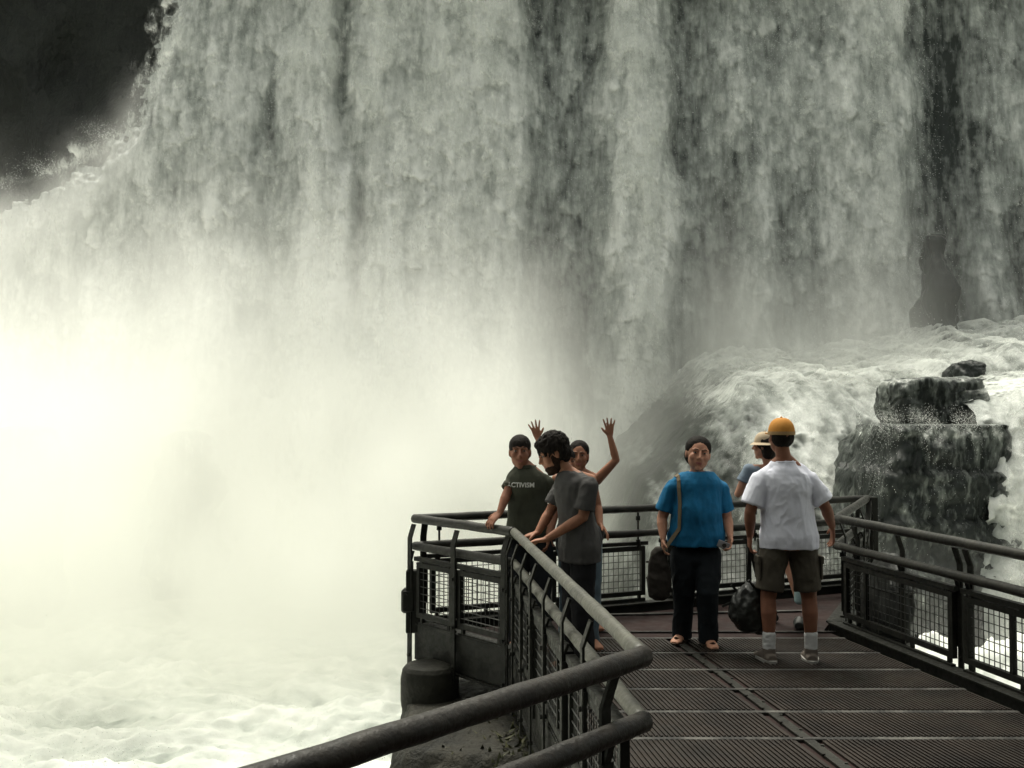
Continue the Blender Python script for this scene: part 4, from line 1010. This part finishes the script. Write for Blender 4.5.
tee(F_, cloth('white_tee', (.66, .67, .77), (.74, .75, .84), scale=5), z0=.475, grow=.022, sleeve=.50, sr=.076, seed=15, flare=.03, wr=.007, zc=.840)
collar(F_, bpy.data.materials['white_tee'], z=.838)
bottoms(F_, cloth('khaki_shorts', (.060, .052, .040)), 'cargo_shorts', stop=.86, r0=.105, r1=.100, top=.58, seed=8, wr=.007)
M_sock = cloth('white_sock', (.55, .55, .55)); M_shoe = cloth('grey_brown_sneaker', (.12, .10, .085)); M_sole = cloth('pale_sole', (.30, .29, .27)); M_cap = cloth('orange_cap', (.44, .19, .035), (.50, .23, .05)); M_band = cloth('tan_band', (.30, .20, .10))
for (hj, kn, an, tf) in F_['legs']:
    bm = bmesh.new(); limb(bm, [Vector((an.x, an.y, .20)), Vector((an.x, an.y, .06))], [.048, .043]); hull('sock', bm, M_sock, F_['T'], .006, 1, wr=.002, wsc=(20, 20, 30))
    bm = bmesh.new(); foot(bm, an, Vector(tf), 1.0, .012); limb(bm, [Vector((an.x, an.y, .05)), Vector((an.x, an.y, .088))], [.05, .048]); sh_ = hull('sneaker', bm, M_shoe, F_['T'], .006, 1)
    tfn = Vector(tf).normalized(); r0 = Vector((tfn.y, -tfn.x, 0)); c = Vector((an.x, an.y, 0)) + tfn * .062
    bm = bmesh.new(); loft(bm, [(c + Vector((0, 0, .002)), tfn * .155, r0 * .060), (c + Vector((0, 0, .026)), tfn * .157, r0 * .061)], 28); done('sole', bm, M_sole, sh_)
k = F_['k']; hc, hf, hr, hu = F_['hc'], F_['hf'], F_['hr'], F_['hu']
def cap(D, m_crown, m_band, brim=True, band=True, bucket=False):
    k = D['k']; hc, hf, hr, hu = D['hc'], D['hf'], D['hr'], D['hu']; bm = bmesh.new()
    rings = []
    for t in np.linspace(0, 1, 14):
        a = t * PI / 2; rr = math.cos(a) ** .75 if t < 1 else .02; rings.append((hc + hu * (.028 + .108 * math.sin(a)) * k - hf * .010 * k, hr * .087 * k * rr, hf * .103 * k * rr))
    loft(bm, rings, 32); o = done('cap_crown', bm, m_crown, D['T'])
    for f_ in o.data.polygons: f_.use_smooth = True
    tube_b = bmesh.new(); sph(tube_b, hc + hu * .138 * k - hf * .01 * k, .008 * k); done('button', tube_b, m_crown, o)
    if band:
        bm = bmesh.new(); loft(bm, [(hc + hu * .016 * k - hf * .010 * k, hr * .0885 * k, hf * .1045 * k), (hc + hu * .040 * k - hf * .010 * k, hr * .0890 * k, hf * .1050 * k)], 32); done('band', bm, m_band, o)
    if brim:
        bm = bmesh.new()
        if bucket: loft(bm, [(hc + hu * .012 * k - hf * .01 * k, hr * .125 * k, hf * .142 * k), (hc + hu * .034 * k - hf * .010 * k, hr * .092 * k, hf * .107 * k)], 32)
        else: loft(bm, [(hc + hu * .020 * k + hf * .085 * k, hr * .074 * k, hf * .090 * k), (hc + hu * .028 * k + hf * .085 * k, hr * .074 * k, hf * .088 * k)], 24)
        done('brim', bm, m_crown, o)
cap(F_, M_cap, M_band)
# strap line, side pockets of the shorts
for q, (hj, kn, an, tf) in zip((-1, 1), F_['legs']):
    bm = bmesh.new(); c = hj.lerp(kn, .52) + F_['r'] * q * .103 ; bar(bm, c + Vector((0, .0, .09)), c + Vector((0, 0, -.07)), .13, .018, up=(1, 0, 0), bev=.006); bar(bm, c + Vector((.004 * q, .0, .10)), c + Vector((.004 * q, 0, .045)), .135, .024, up=(1, 0, 0), bev=.004)
    done('cargo_pocket', bm, bpy.data.materials['khaki_shorts'], F_['T'])

# black bag hanging from his left hand
bb = thing('black_bag', at(750, 605, YF_ + .15), 'round black bag hanging from the white-shirted man\'s left hand', 'bag')
bm = bmesh.new(); c = at(752, 605, YF_ + .12)
loft(bm, [(c + Vector((dx, 0, z)), Vector((a, 0, 0)), Vector((0, b_, 0))) for z, a, b_, dx in ((-.20, .06, .05, .03), (-.17, .13, .09, .02), (-.08, .17, .11, .005), (.02, .165, .10, 0), (.10, .12, .08, .01), (.16, .06, .05, .02))], 28)
hull('bag_body', bm, M_dark, bb, .008, 2, wr=.014, wseed=14, wsc=(9, 9, 7))
strap(bb, 'handle', [c + Vector((-.03, 0, .13)), at(749, 560, YF_ + .1), at(750, 546, YF_ + .09), at(753, 560, YF_ + .1), c + Vector((.06, 0, .13))], .025, M_dark)
for p, q in (((-.10, 0, .09), (-.155, -.02, .15)), ((-.15, 0, .02), (-.22, 0, -.01)), ((.0, -.08, .14), (-.05, -.12, .20))): strap(bb, 'loose_strap', [c + Vector(p), c + Vector(q)], .018, M_dark)

# ---- G: shorter woman in a pale sun hat behind the white-shirted man
YG = 8.65
G_ = figure('woman in a pale brimmed hat mostly hidden behind the white-shirted man', 1.60, (at(780, 620, YG).x, YG, 0), -.9, at(764, 446, YG), -1.1, M_sk2,
    arms=[(at(738, 494, YG + .02), at(752, 478, YG + .22)), (at(800, 505, YG), at(790, 520, YG + .1))],
    hands=[dict(d=(.2, .3, .8), n=(.5, .3, 0), side=1, curl=.7), dict(d=(0, .1, -1), n=(-1, 0, 0), side=1)],
    shoulders=[at(749, 470, YG), at(786, 470, YG + .1)], b=.86, hs=.93,
    legs=[(at(770, 566, YG + .2), at(771, 604, YG + .2)), (at(789, 566, YG - .02), at(799, 600, YG - .12))], toes=[(-.4, .9, 0), (.3, .9, 0)])
hair(G_, 'bob'); cap(G_, cloth('beige_hat', (.42, .33, .23)), M_band, bucket=True, band=False)
tee(G_, cloth('grey_blue_tee', (.16, .20, .25)), sleeve=.32, seed=21); bottoms(G_, cloth('dark_shorts', (.02, .02, .022)), 'shorts', stop=.55, r0=.10, r1=.088, top=.58)
for (hj, kn, an, tf) in G_['legs']:
    bm = bmesh.new(); limb(bm, [an + Vector((0, 0, .07)), an], [.042, .040]); hull('sock', bm, cloth('teal_sock', (.30, .42, .42)), G_['T'], .006, 1)
    bm = bmesh.new(); foot(bm, an, Vector(tf), .95, .012); hull('shoe', bm, M_dark, G_['T'], .006, 1)
